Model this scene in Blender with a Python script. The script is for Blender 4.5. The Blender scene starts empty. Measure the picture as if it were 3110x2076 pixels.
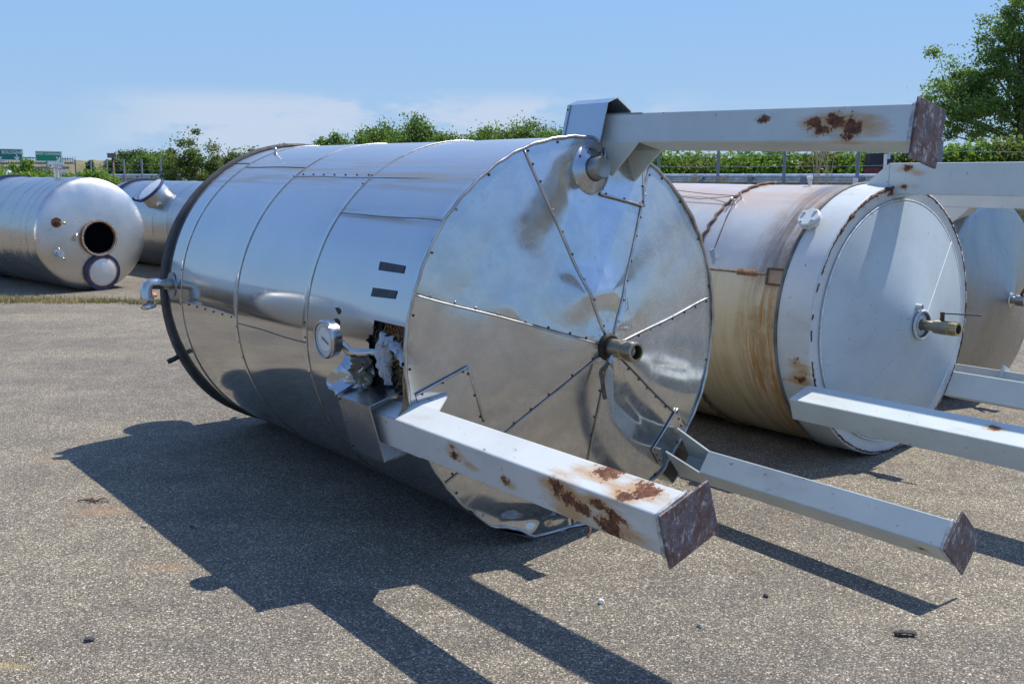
import bpy, bmesh, math, random
import numpy as np
from mathutils import Vector, Matrix
R = math.radians
sc = bpy.context.scene
GZ = 0.0                                   # level of the yard

# ------------------------------------------------------------ camera, sky, sun, exposure
cd = bpy.data.cameras.new('camera'); cam = bpy.data.objects.new('camera', cd)
sc.collection.objects.link(cam); sc.camera = cam
cd.lens = 36.2916; cd.sensor_width = 36; cd.clip_start = 0.05; cd.clip_end = 3000
cam.location = (0, 0, 1.8066); cam.rotation_euler = (R(90 - 9.2104), 0, 0)

SUN_AZ, SUN_EL = 54.75, 59.86
w = bpy.data.worlds.new('World'); sc.world = w; w.use_nodes = True
wt = w.node_tree; wt.nodes.clear()
def wn(t, **k):
    n = wt.nodes.new(t)
    for a, b in k.items(): setattr(n, a, b)
    return n
sky = wn('ShaderNodeTexSky', sky_type='NISHITA', sun_disc=False, sun_elevation=R(SUN_EL), sun_rotation=R(SUN_AZ), air_density=1.0, dust_density=0.15, ozone_density=4.0)
bg = wn('ShaderNodeBackground'); bg.inputs[1].default_value = 0.105
out = wn('ShaderNodeOutputWorld')
tc = wn('ShaderNodeTexCoord'); sep = wn('ShaderNodeSeparateXYZ')
wt.links.new(tc.outputs['Generated'], sep.inputs[0])
mp = wn('ShaderNodeMapping'); mp.inputs['Scale'].default_value = (5.5, 5.5, 17.0); mp.inputs['Location'].default_value = (4.3, 1.7, 0.6)
wt.links.new(tc.outputs['Generated'], mp.inputs[0])
cn = wn('ShaderNodeTexNoise'); cn.inputs['Scale'].default_value = 1.6; cn.inputs['Detail'].default_value = 9; cn.inputs['Roughness'].default_value = 0.58
wt.links.new(mp.outputs[0], cn.inputs[0])
# cumulus only in a low belt above the horizon, all the way round
b1 = wn('ShaderNodeMapRange', interpolation_type='SMOOTHSTEP'); b1.inputs[1].default_value = -0.01; b1.inputs[2].default_value = 0.035
b2 = wn('ShaderNodeMapRange', interpolation_type='SMOOTHSTEP'); b2.inputs[1].default_value = 0.082; b2.inputs[2].default_value = 0.062
for b in (b1, b2): wt.links.new(sep.outputs[2], b.inputs[0])
mm = wn('ShaderNodeMath', operation='MULTIPLY'); wt.links.new(b1.outputs[0], mm.inputs[0]); wt.links.new(b2.outputs[0], mm.inputs[1])
cr = wn('ShaderNodeMapRange', interpolation_type='SMOOTHSTEP'); cr.inputs[1].default_value = 0.37; cr.inputs[2].default_value = 0.52
wt.links.new(cn.outputs[0], cr.inputs[0])
m2 = wn('ShaderNodeMath', operation='MULTIPLY'); wt.links.new(mm.outputs[0], m2.inputs[0]); wt.links.new(cr.outputs[0], m2.inputs[1])
dt = wn('ShaderNodeVectorMath', operation='DOT_PRODUCT'); wt.links.new(tc.outputs['Generated'], dt.inputs[0]); dt.inputs[1].default_value = (math.sin(R(-6)), math.cos(R(-6)), 0.05)
dm = wn('ShaderNodeMapRange', interpolation_type='SMOOTHSTEP'); dm.inputs[1].default_value = 0.955; dm.inputs[2].default_value = 0.985; dm.inputs[3].default_value = 0.05; wt.links.new(dt.outputs['Value'], dm.inputs[0])
m4 = wn('ShaderNodeMath', operation='MULTIPLY'); wt.links.new(m2.outputs[0], m4.inputs[0]); wt.links.new(dm.outputs[0], m4.inputs[1])
m3 = wn('ShaderNodeMath', operation='MULTIPLY'); wt.links.new(m4.outputs[0], m3.inputs[0]); m3.inputs[1].default_value = 0.55
hz = wn('ShaderNodeValToRGB'); he = hz.color_ramp.elements; he[0].position = 0.0; he[0].color = (0.39, 0.565, 0.75, 1); he[1].position = 0.5; he[1].color = (0.20, 0.42, 0.86, 1)
q_ = he.new(0.06); q_.color = (0.35, 0.54, 0.755, 1); q_ = he.new(0.20); q_.color = (0.295, 0.52, 0.83, 1)
wt.links.new(sep.outputs[2], hz.inputs[0])
hs = wn('ShaderNodeMix', data_type='RGBA', blend_type='MULTIPLY'); hs.inputs[0].default_value = 1.0; wt.links.new(hz.outputs[0], hs.inputs[6]); hs.inputs[7].default_value = (6.1, 6.25, 6.8, 1)
hf = wn('ShaderNodeMapRange', interpolation_type='SMOOTHSTEP'); hf.inputs[1].default_value = 0.15; hf.inputs[2].default_value = 0.60; hf.inputs[3].default_value = 0.93; hf.inputs[4].default_value = 0.0
wt.links.new(sep.outputs[2], hf.inputs[0])
sm_ = wn('ShaderNodeMix', data_type='RGBA'); wt.links.new(hf.outputs[0], sm_.inputs[0]); bs = wn('ShaderNodeMix', data_type='RGBA', blend_type='MULTIPLY'); bs.inputs[0].default_value = 1.0; bs.inputs[7].default_value = (1.4, 1.48, 1.62, 1); wt.links.new(sky.outputs[0], bs.inputs[6]); wt.links.new(bs.outputs[2], sm_.inputs[6]); wt.links.new(hs.outputs[2], sm_.inputs[7])
mx = wn('ShaderNodeMix', data_type='RGBA'); wt.links.new(m3.outputs[0], mx.inputs[0])
wt.links.new(sm_.outputs[2], mx.inputs[6]); mx.inputs[7].default_value = (4.55, 4.85, 5.6, 1)
hsv = wn('ShaderNodeHueSaturation'); hsv.inputs['Saturation'].default_value = 1.0
wt.links.new(mx.outputs[2], hsv.inputs['Color'])
wt.links.new(hsv.outputs[0], bg.inputs[0]); wt.links.new(bg.outputs[0], out.inputs[0])

sd = bpy.data.lights.new('sun', 'SUN'); sd.energy = 4.2; sd.angle = R(0.5); sd.color = (1.0, 0.95, 0.865)
sun = bpy.data.objects.new('sun', sd); sc.collection.objects.link(sun)
S = Vector((math.sin(R(SUN_AZ)) * math.cos(R(SUN_EL)), math.cos(R(SUN_AZ)) * math.cos(R(SUN_EL)), math.sin(R(SUN_EL))))
sun.rotation_euler = S.to_track_quat('Z', 'Y').to_euler(); sun.location = (0, 0, 40)
sc.view_settings.view_transform = 'Standard'; sc.view_settings.look = 'None'
sc.view_settings.exposure = 0.52; sc.view_settings.gamma = 1; sc.view_settings.use_curve_mapping = False
sc.cycles.max_bounces = 8; sc.cycles.diffuse_bounces = 3; sc.cycles.glossy_bounces = 5; sc.cycles.transmission_bounces = 4
sc.cycles.caustics_reflective = True; sc.cycles.sample_clamp_indirect = 6
sc.cycles.use_denoising = True

# ------------------------------------------------------------ node helpers and materials
class NT:
    def __init__(s, name, **p):
        s.m = bpy.data.materials.new(name); s.m.use_nodes = True; s.t = s.m.node_tree; s.t.nodes.clear()
        s.out = s.n('ShaderNodeOutputMaterial'); s.b = s.n('ShaderNodeBsdfPrincipled'); s.l(s.b.outputs[0], s.out.inputs[0])
        s.co = s.n('ShaderNodeTexCoord').outputs['Object']
        for k, v in p.items(): s.set(k, v)
    def n(s, t, **k):
        x = s.t.nodes.new(t)
        for a, b in k.items(): setattr(x, a, b)
        return x
    def l(s, a, b): s.t.links.new(a, b)
    def put(s, v, sock):
        if hasattr(v, 'links') or hasattr(v, 'is_linked'): s.l(v, sock)
        elif isinstance(v, (tuple, list)) and len(v) == 3 and sock.type == 'RGBA': sock.default_value = (*v, 1)
        else: sock.default_value = v
    def set(s, k, v): s.put(v, s.b.inputs[k])
    def noise(s, scale, detail=4, rough=0.55, vec=None, stretch=None, off=(0, 0, 0), dist=0.0):
        v = vec or s.co
        if stretch or off != (0, 0, 0):
            mp = s.n('ShaderNodeMapping'); mp.inputs['Scale'].default_value = stretch or (1, 1, 1); mp.inputs['Location'].default_value = off
            s.l(v, mp.inputs[0]); v = mp.outputs[0]
        x = s.n('ShaderNodeTexNoise'); x.inputs['Scale'].default_value = scale; x.inputs['Detail'].default_value = detail
        x.inputs['Roughness'].default_value = rough; x.inputs['Distortion'].default_value = dist; s.l(v, x.inputs[0]); return x.outputs[0]
    def vor(s, scale, out='Color', vec=None, feature='F1'):
        x = s.n('ShaderNodeTexVoronoi', feature=feature); x.inputs['Scale'].default_value = scale; s.l(vec or s.co, x.inputs['Vector']); return x.outputs[out]
    def math(s, op, a, b=0.0, clamp=False):
        x = s.n('ShaderNodeMath', operation=op, use_clamp=clamp); s.put(a, x.inputs[0]); s.put(b, x.inputs[1]); return x.outputs[0]
    def rng(s, v, a, b, c=0.0, d=1.0, smooth=True):
        x = s.n('ShaderNodeMapRange', interpolation_type='SMOOTHSTEP' if smooth else 'LINEAR')
        s.l(v, x.inputs[0])
        for i, q in enumerate((a, b, c, d)): x.inputs[i + 1].default_value = q
        return x.outputs[0]
    def mix(s, f, a, b, blend='MIX'):
        x = s.n('ShaderNodeMix', data_type='RGBA', blend_type=blend); s.put(f, x.inputs[0]); s.put(a, x.inputs[6]); s.put(b, x.inputs[7]); return x.outputs[2]
    def xyz(s, v=None):
        x = s.n('ShaderNodeSeparateXYZ'); s.l(v or s.co, x.inputs[0]); return x.outputs
    def comb(s, a, b, c):
        x = s.n('ShaderNodeCombineXYZ')
        for i, q in enumerate((a, b, c)): s.put(q, x.inputs[i])
        return x.outputs[0]
    def dusty(s, fac, col, rough=0.55):
        d = s.n('ShaderNodeBsdfPrincipled'); d.inputs['Metallic'].default_value = 0.75; s.put(col, d.inputs['Base Color']); s.put(rough, d.inputs['Roughness'])
        k = s.n('ShaderNodeMixShader'); s.put(fac, k.inputs[0]); s.l(s.b.outputs[0], k.inputs[1]); s.l(d.outputs[0], k.inputs[2]); s.l(k.outputs[0], s.out.inputs[0])
    def bump(s, h, strength=0.3, dist=0.002, prev=None):
        x = s.n('ShaderNodeBump'); x.inputs['Strength'].default_value = strength; x.inputs['Distance'].default_value = dist
        s.l(h, x.inputs['Height'])
        if prev is not None: s.l(prev, x.inputs['Normal'])
        s.l(x.outputs[0], s.b.inputs['Normal']); return x.outputs[0]
    def spots(s, pts, anis=(1, 1, 1)):
        """1 at the centre of each named place, falling to 0 at its radius"""
        acc = None
        for p, r in pts:
            v = s.n('ShaderNodeVectorMath', operation='SUBTRACT'); s.l(s.co, v.inputs[0]); v.inputs[1].default_value = p
            q = s.n('ShaderNodeVectorMath', operation='MULTIPLY'); s.l(v.outputs[0], q.inputs[0]); q.inputs[1].default_value = anis
            le = s.n('ShaderNodeVectorMath', operation='LENGTH'); s.l(q.outputs[0], le.inputs[0])
            f = s.rng(le.outputs['Value'], 0, r, 1, 0, smooth=False)
            acc = f if acc is None else s.math('MAXIMUM', acc, f)
        return acc

def simple(name, col, rough=0.5, metal=0.0, var=0.15, scale=8, bump=0.0):
    m = NT(name); n = m.noise(scale, 5)
    m.set('Base Color', m.mix(m.rng(n, 0.3, 0.7), tuple(c * (1 - var) for c in col), tuple(min(1, c * (1 + var)) for c in col)))
    m.set('Metallic', metal); m.set('Roughness', m.rng(m.noise(scale * 2.3, 4), 0.3, 0.7, rough * 0.85, min(1, rough * 1.15)))
    if bump: m.bump(m.noise(scale * 6, 5), bump, 0.002)
    return m.m

def mat_mirror():
    m = NT('polished_cladding', Metallic=1.0)
    big = m.noise(1.7, 4, off=(3, 1, 0)); fine = m.noise(26, 6); streak = m.noise(1.0, 5, stretch=(9, 9, 0.9), off=(1, 5, 2))
    x, y, z = m.xyz()
    col = m.mix(m.rng(big, 0.3, 0.7), (0.50, 0.51, 0.51), (0.57, 0.565, 0.55))
    # ochre water stains lying along the upper flank, beside the lengthwise laps
    ang = m.math('ARCTAN2', y, x)
    st = m.noise(1.0, 7, vec=m.comb(m.math('MULTIPLY', ang, 24.0), m.math('MULTIPLY', z, 1.1), 0.0))
    belt = m.math('MULTIPLY', m.rng(ang, 1.95, 2.12), m.rng(ang, 2.36, 2.24))
    belt2 = m.math('MULTIPLY', m.math('MULTIPLY', m.rng(ang, 2.40, 2.47), m.rng(ang, 2.53, 2.49)), m.rng(z, -1.1, -0.95))
    stain = m.math('MULTIPLY', m.math('MAXIMUM', belt, belt2), m.rng(st, 0.42, 0.66))
    col = m.mix(m.math('MULTIPLY', stain, 0.75), col, (0.32, 0.24, 0.13))
    # the top carries more dust
    dust = m.math('MULTIPLY', m.rng(y, 0.45, 1.0), 0.22)
    specks = m.rng(m.noise(9, 8, 0.78, stretch=(1, 1, 2.2), off=(3, 8, 1)), 0.655, 0.675)
    col = m.mix(m.math('MULTIPLY', specks, 0.55), col, (0.10, 0.10, 0.11))
    r = m.rng(big, 0.3, 0.75, 0.06, 0.13)
    r = m.math('ADD', r, m.math('MULTIPLY', m.rng(fine, 0.5, 0.8), 0.05)); r = m.math('ADD', r, dust); r = m.math('ADD', r, m.math('MULTIPLY', stain, 0.3))
    m.set('Base Color', col); m.set('Roughness', r)
    m.bump(m.noise(2.6, 2, 0.4, stretch=(1, 1, 0.6)), 0.04, 0.03, m.bump(fine, 0.03, 0.001))
    m.dusty(m.math('ADD', 0.10, m.math('MULTIPLY', m.rng(y, 0.35, 1.0), 0.22)), (0.62, 0.62, 0.61), 0.45)
    return m.m

def mat_end_mirror():
    m = NT('dented_end_cladding', Metallic=0.97)
    big = m.noise(2.3, 5, off=(7, 2, 0)); mid = m.noise(9, 7, 0.66); cloud = m.noise(3.4, 7, 0.7, off=(1, 9, 3))
    x, y, z = m.xyz()
    def hair(sc, off, wd, dist=2.2):
        n = m.noise(sc, 9, 0.72, off=off, dist=dist); return m.rng(m.math('ABSOLUTE', m.math('SUBTRACT', n, 0.5)), 0.0, wd, 1, 0)
    scratch = m.math('MAXIMUM', hair(3.0, (0, 0, 0), 0.009), m.math('MULTIPLY', hair(6.0, (4, 1, 2), 0.012, 1.0), m.rng(cloud, 0.5, 0.6)))
    right = m.math('MULTIPLY', m.rng(x, 0.15, 0.5), m.rng(y, -0.35, 0.15))
    col = m.mix(m.rng(mid, 0.35, 0.7), (0.49, 0.505, 0.51), (0.61, 0.605, 0.59))
    col = m.mix(m.math('MULTIPLY', m.rng(mid, 0.56, 0.70), 0.55), col, (0.37, 0.38, 0.36))
    col = m.mix(m.math('MULTIPLY', m.rng(cloud, 0.5, 0.72), 0.30), col, (0.44, 0.42, 0.38))
    rusty = m.math('MULTIPLY', m.spots([((0.0, 0.0, 0.23), 0.20), ((-0.02, 0.86, 0.03), 0.13)]), m.rng(m.noise(24, 6, 0.7), 0.5, 0.62))
    col = m.mix(m.math('MULTIPLY', rusty, 0.9), col, (0.28, 0.16, 0.08))
    m.set('Base Color', col)
    r = m.rng(big, 0.3, 0.7, 0.08, 0.15); r = m.math('ADD', r, m.math('MULTIPLY', right, 0.15)); r = m.math('ADD', r, m.math('MULTIPLY', m.rng(cloud, 0.5, 0.7), 0.09))
    r = m.math('ADD', r, m.math('MULTIPLY', m.math('MULTIPLY', scratch, m.math('ADD', right, 0.15)), 0.35)); r = m.math('ADD', r, m.rng(mid, 0.5, 0.8, 0, 0.10))
    m.set('Roughness', r)
    m.bump(m.noise(2.2, 2, 0.4, off=(2, 2, 0)), 0.08, 0.03, m.bump(mid, 0.05, 0.002))
    m.dusty(m.math('ADD', m.rng(cloud, 0.35, 0.7, 0.06, 0.30), m.math('MULTIPLY', right, 0.20)), m.mix(0.5, col, (0.62, 0.63, 0.62)), 0.46)
    return m.m

def mat_brushed(name, base=(0.52, 0.52, 0.50), r0=0.28, r1=0.45, stretch=(1, 1, 1), tint=(0.40, 0.36, 0.30)):
    m = NT(name, Metallic=1.0)
    a = m.noise(1.6, 6, 0.6, stretch=stretch, off=(1, 2, 3)); b = m.noise(14, 6, 0.65, stretch=stretch)
    col = m.mix(m.rng(a, 0.3, 0.7), tuple(c * 0.85 for c in base), base)
    col = m.mix(m.math('MULTIPLY', m.rng(b, 0.55, 0.75), 0.5), col, tint)
    m.set('Base Color', col); m.set('Roughness', m.math('ADD', m.rng(a, 0.3, 0.7, r0, r1), m.rng(b, 0.5, 0.8, 0, 0.1)))
    m.bump(b, 0.08, 0.003); return m.m

def mat_paint(name, rust=(), stain=(), base=(0.56, 0.61, 0.585), general=0.0, seed=0.0, rough=0.42):
    """light grey-green paint, chipped and rusty at the listed places (local positions)"""
    m = NT(name)
    n1 = m.noise(3.0, 5, off=(seed, 1, 2)); n2 = m.noise(38, 6, 0.68, off=(seed, 0, 0)); n3 = m.noise(21, 9, 0.78, off=(0, seed, 0), dist=0.15)
    col = m.mix(m.rng(n1, 0.3, 0.7), tuple(c * 0.90 for c in base), base)
    dirt = m.noise(5.0, 8, 0.7, stretch=(1, 1, 0.35), off=(seed * 2, 3, 1))
    col = m.mix(m.math('MULTIPLY', m.rng(dirt, 0.52, 0.75), 0.35), col, (0.33, 0.31, 0.26))
    chips = m.math('MAXIMUM', m.rng(m.noise(30, 6, 0.65, off=(9, seed, 4), stretch=(1, 1, 0.5)), 0.665, 0.69), m.rng(m.noise(60, 4, 0.6, off=(2, seed, 7)), 0.70, 0.73))
    col = m.mix(m.math('MULTIPLY', chips, 0.75), col, (0.12, 0.11, 0.10))
    rgh = rough
    if rust:
        f = m.spots([(p, q * 0.95) for p, q in rust], (1, 1, 0.62))
        f = m.math('ADD', f, m.math('MULTIPLY', m.math('SUBTRACT', n3, 0.5), 3.0))
        g = m.spots([(p, r * 2.1) for p, r in rust] + list(stain), (1, 1, 0.42))
        g = m.math('ADD', g, m.math('MULTIPLY', m.math('SUBTRACT', m.noise(9, 6, 0.7, stretch=(1, 1, 0.25)), 0.5), 1.5))
        col = m.mix(m.math('MULTIPLY', m.rng(g, 0.48, 0.95), 0.85), col, (0.46, 0.25, 0.07))
        rm = m.rng(f, 0.50, 0.58)
        rc = m.mix(m.rng(n2, 0.35, 0.65), (0.055, 0.022, 0.015), (0.20, 0.075, 0.032)); col = m.mix(m.rng(f, 0.40, 0.50), col, (0.34, 0.17, 0.06))
        col = m.mix(rm, col, rc)
        rgh = m.mix(rm, (rough,) * 3, (0.9,) * 3)
        m.bump(m.math('SUBTRACT', m.math('MULTIPLY', n2, 0.4), m.math('MULTIPLY', rm, 0.6)), 0.5, 0.002)
    else:
        m.bump(m.noise(60, 3), 0.12, 0.001)
    m.set('Base Color', col); m.set('Roughness', rgh)
    return m.m

def mat_plate():
    m = NT('rusty_foot_plate', Metallic=0.0)
    a = m.noise(8, 8, 0.72); b = m.noise(38, 8, 0.78, stretch=(1, 0.45, 1)); c = m.noise(20, 9, 0.82, off=(4, 4, 4)); d = m.noise(90, 4, 0.7)
    col = m.mix(m.rng(a, 0.38, 0.62), (0.105, 0.088, 0.095), (0.15, 0.070, 0.045))
    col = m.mix(m.rng(c, 0.47, 0.62), col, (0.20, 0.175, 0.19))
    col = m.mix(m.rng(c, 0.42, 0.34), col, (0.035, 0.026, 0.030))
    col = m.mix(m.math('MULTIPLY', m.rng(b, 0.53, 0.62), 0.85), col, (0.50, 0.47, 0.47))
    col = m.mix(m.math('MULTIPLY', m.rng(d, 0.6, 0.7), 0.6), col, (0.03, 0.02, 0.02))
    m.set('Base Color', col); m.set('Roughness', 0.75); m.bump(m.math('ADD', b, c), 0.8, 0.004); return m.m

def mat_white_shell():
    """old white vessel wall: pinkish rust wash on top, ochre runs round the girth"""
    m = NT('stained_white_shell')
    x, y, z = m.xyz(); ang = m.math('ARCTAN2', y, x)
    xx = m.math('MULTIPLY', x, -1.0)
    up = m.math('ARCTAN2', y, xx)           # 0 on the left flank, +pi/2 at the top
    runs = m.noise(1.0, 9, 0.72, vec=m.comb(m.math('MULTIPLY', z, 17.0), m.math('MULTIPLY', up, 1.3), 0.0), dist=0.35)
    broke = m.rng(m.noise(5.0, 7, 0.7, off=(3, 3, 3)), 0.36, 0.60)
    runs2 = m.noise(1.0, 8, 0.7, vec=m.comb(m.math('MULTIPLY', z, 34.0), m.math('MULTIPLY', up, 1.6), 2.0))
    blot = m.noise(2.2, 7, 0.62); lenw = m.noise(1.0, 7, 0.6, vec=m.comb(m.math('MULTIPLY', z, 1.1), m.math('MULTIPLY', up, 9.0), 4.0))
    col = m.mix(m.rng(blot, 0.3, 0.7), (0.42, 0.44, 0.46), (0.55, 0.56, 0.54))
    # top wash
    top = m.math('MULTIPLY', m.rng(up, 0.80, 1.15), m.rng(lenw, 0.25, 0.55))
    col = m.mix(m.math('MULTIPLY', top, 0.8), col, (0.50, 0.35, 0.23))
    # cream lower flank
    low = m.rng(up, 0.46, 0.30)
    col = m.mix(m.math('MULTIPLY', low, 0.85), col, (0.62, 0.50, 0.28))
    # ochre run next to the skirt
    belt = m.math('MULTIPLY', m.rng(z, -0.64, -0.40), m.rng(z, -0.21, -0.27))
    ru = m.math('MULTIPLY', m.math('MULTIPLY', belt, m.rng(runs, 0.36, 0.54)), m.math('ADD', m.math('MULTIPLY', broke, 0.6), 0.4))
    col = m.mix(m.math('MULTIPLY', ru, 0.9), col, (0.28, 0.17, 0.07))
    hot = m.math('MULTIPLY', m.math('MULTIPLY', belt, low), m.rng(runs2, 0.48, 0.64))
    col = m.mix(hot, col, (0.40, 0.17, 0.035))
    grey = m.math('MULTIPLY', m.math('MULTIPLY', m.rng(z, -0.50, -0.42), m.rng(z, -0.30, -0.36)), m.rng(up, 0.2, 0.6))
    col = m.mix(m.math('MULTIPLY', m.math('MULTIPLY', grey, m.rng(runs2, 0.3, 0.6)), 0.8), col, (0.14, 0.12, 0.10))
    allover = m.math('MULTIPLY', m.math('MULTIPLY', m.math('MULTIPLY', low, m.rng(up, -1.2, -0.1, 1.0, 0.45)), m.rng(runs, 0.46, 0.62)), m.math('ADD', m.math('MULTIPLY', broke, 0.7), 0.3))
    drip = m.math('MULTIPLY', m.rng(m.noise(1.0, 9, 0.8, vec=m.comb(m.math('MULTIPLY', z, 55.0), m.math('MULTIPLY', up, 3.5), 6.0)), 0.60, 0.66), broke)
    col = m.mix(m.math('MULTIPLY', drip, 0.6), col, (0.25, 0.13, 0.05))
    col = m.mix(m.math('MULTIPLY', allover, 0.85), col, (0.42, 0.26, 0.08))
    m.set('Base Color', col); m.set('Metallic', 0.0); m.set('Coat Weight', 0.35); m.set('Coat Roughness', 0.22); m.set('Roughness', m.rng(runs, 0.3, 0.7, 0.28, 0.45))
    m.bump(m.noise(3, 3), 0.12, 0.02, m.bump(runs2, 0.1, 0.002)); return m.m

def mat_ground():
    m = NT('coarse_asphalt')
    geo = m.n('ShaderNodeNewGeometry').outputs['Position']; m.co = geo
    v1 = m.n('ShaderNodeTexVoronoi'); v1.inputs['Scale'].default_value = 160; m.l(geo, v1.inputs['Vector'])
    v2 = m.n('ShaderNodeTexVoronoi'); v2.inputs['Scale'].default_value = 74; m.l(geo, v2.inputs['Vector'])
    c1 = m.xyz(v1.outputs['Color']); c2 = m.xyz(v2.outputs['Color'])
    ramp = m.n('ShaderNodeValToRGB'); e = ramp.color_ramp.elements
    e[0].position = 0.0; e[0].color = (0.095, 0.081, 0.066, 1); e[1].position = 1.0; e[1].color = (0.66, 0.60, 0.47, 1)
    for p, c in ((0.35, (0.170, 0.147, 0.118, 1)), (0.70, (0.262, 0.226, 0.180, 1)), (0.91, (0.36, 0.31, 0.235, 1))):
        q = e.new(p); q.color = c
    m.l(c1[0], ramp.inputs[0])
    col = ramp.outputs[0]
    # bigger pale chippings
    big = m.math('MULTIPLY', m.rng(c2[1], 0.80, 0.82), m.rng(v2.outputs['Distance'], 0.46, 0.32))
    col = m.mix(m.math('MULTIPLY', big, 0.75), col, m.mix(c2[2], (0.42, 0.34, 0.20), (0.80, 0.76, 0.66)))
    # binder showing between stones
    gap = m.rng(v1.outputs['Distance'], 0.50, 0.80); col = m.mix(m.math('MULTIPLY', gap, 0.55), col, (0.06, 0.055, 0.05))
    wide = m.noise(0.55, 6, 0.6); mid = m.noise(4.5, 6, 0.65, off=(3, 3, 0))
    col = m.mix(1.0, col, m.mix(m.rng(wide, 0.32, 0.68), (0.82, 0.82, 0.84), (1.12, 1.10, 1.05)), 'MULTIPLY')
    col = m.mix(1.0, col, m.mix(m.rng(mid, 0.3, 0.72), (0.84, 0.84, 0.84), (1.10, 1.10, 1.09)), 'MULTIPLY')
    def blot(pts, colr, amt, anis=(1, 2.0, 1)):
        nonlocal col
        f = m.spots(pts, anis); f = m.math('ADD', f, m.math('MULTIPLY', m.math('SUBTRACT', m.noise(9, 7, 0.7), 0.5), 1.2))
        col = m.mix(m.math('MULTIPLY', m.rng(f, 0.35, 0.9), amt), col, colr)
    blot([((-1.60, 4.59, GZ), 0.22), ((-2.23, 5.39, GZ), 0.34), ((1.46, 5.30, GZ), 0.13), ((-2.95, 6.4, GZ), 0.2)], (0.34, 0.19, 0.08), 0.42)
    blot([((-1.89, 3.60, GZ), 0.22), ((-7.3, 15.0, GZ), 1.5), ((-5.96, 14.6, GZ), 0.9), ((-4.8, 14.4, GZ), 0.6), ((-8.6, 15.1, GZ), 1.6), ((1.75, 5.35, GZ), 0.2)], (0.42, 0.33, 0.17), 0.6, (1, 3.5, 1))
    blot([((-2.0, 9.5, GZ), 1.5), ((-4.5, 11.0, GZ), 1.8)], (0.10, 0.095, 0.09), 0.25)
    ck = m.noise(0.9, 3, 0.55, off=(2, 5, 0), dist=0.35); ck = m.math('MULTIPLY', m.rng(m.math('ABSOLUTE', m.math('SUBTRACT', ck, 0.5)), 0.0, 0.0016, 1, 0), m.rng(m.noise(0.8, 3, off=(9, 9, 0)), 0.50, 0.60))
    col = m.mix(m.math('MULTIPLY', ck, 0.55), col, (0.05, 0.045, 0.04))
    tyre = m.noise(1.0, 4, 0.6, stretch=(0.25, 1.6, 1), off=(1, 3, 0)); col = m.mix(1.0, col, m.mix(m.rng(tyre, 0.4, 0.62), (1.05, 1.05, 1.05), (0.90, 0.90, 0.91)), 'MULTIPLY')
    col = m.mix(1.0, col, (1.02, 1.015, 0.985), 'MULTIPLY')
    m.set('Base Color', col); m.set('Roughness', 0.86)
    h = m.math('SUBTRACT', m.math('MULTIPLY', c1[1], 0.8), m.math('MULTIPLY', gap, 1.0)); m.bump(h, 0.9, 0.004)
    return m.m

def mat_earth():
    m = NT('dry_grass_ground'); m.co = m.n('ShaderNodeNewGeometry').outputs['Position']
    a = m.noise(0.35, 6, 0.6); b = m.noise(5, 8, 0.7)
    col = m.mix(m.rng(a, 0.35, 0.65), (0.20, 0.16, 0.08), (0.08, 0.10, 0.03)); col = m.mix(m.rng(b, 0.4, 0.7), col, (0.30, 0.24, 0.13))
    m.set('Base Color', col); m.set('Roughness', 0.95); m.bump(b, 0.6, 0.05); return m.m

def mat_leaf(name, c0, c1, dead=None, scale=0.9):
    m = NT(name); m.co = m.n('ShaderNodeNewGeometry').outputs['Position']
    n = m.noise(scale, 4, 0.6); f = m.noise(7.0, 2)
    col = m.mix(m.rng(n, 0.35, 0.65), c0, c1); col = m.mix(m.rng(f, 0.3, 0.7, 0, 0.5), col, tuple(c * 1.5 for c in c1))
    if dead: col = m.mix(m.rng(m.noise(1.7, 4, 0.6, off=(5, 5, 5)), 0.52, 0.62, 0, 0.75), col, dead)
    m.set('Base Color', col); m.set('Roughness', 0.5); m.set('Specular IOR Level', 0.35)
    tr = m.n('ShaderNodeBsdfTranslucent'); m.l(m.mix(0.5, col, (0.16, 0.24, 0.02)), tr.inputs[0])
    ms = m.n('ShaderNodeMixShader'); ms.inputs[0].default_value = 0.48; m.l(m.b.outputs[0], ms.inputs[1]); m.l(tr.outputs[0], ms.inputs[2]); m.l(ms.outputs[0], m.out.inputs[0])
    return m.m

def mat_dial():
    m = NT('gauge_dial', Roughness=0.25); x, y, z = m.xyz()
    r = m.math('SQRT', m.math('ADD', m.math('POWER', x, 2.0), m.math('POWER', y, 2.0))); a = m.math('ARCTAN2', y, x)
    tick = m.math('GREATER_THAN', m.math('SINE', m.math('MULTIPLY', a, 30.0)), 0.55)
    ring = m.math('MULTIPLY', m.math('GREATER_THAN', r, 0.056), m.math('LESS_THAN', r, 0.068))
    f = m.math('MULTIPLY', tick, ring)
    col = m.mix(f, (0.62, 0.66, 0.66), (0.04, 0.04, 0.05)); col = m.mix(m.rng(m.noise(18, 5), 0.45, 0.75, 0, 0.35), col, (0.35, 0.36, 0.36))
    m.set('Base Color', col); m.set('Coat Weight', 0.8); m.set('Coat Roughness', 0.15); return m.m

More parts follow.
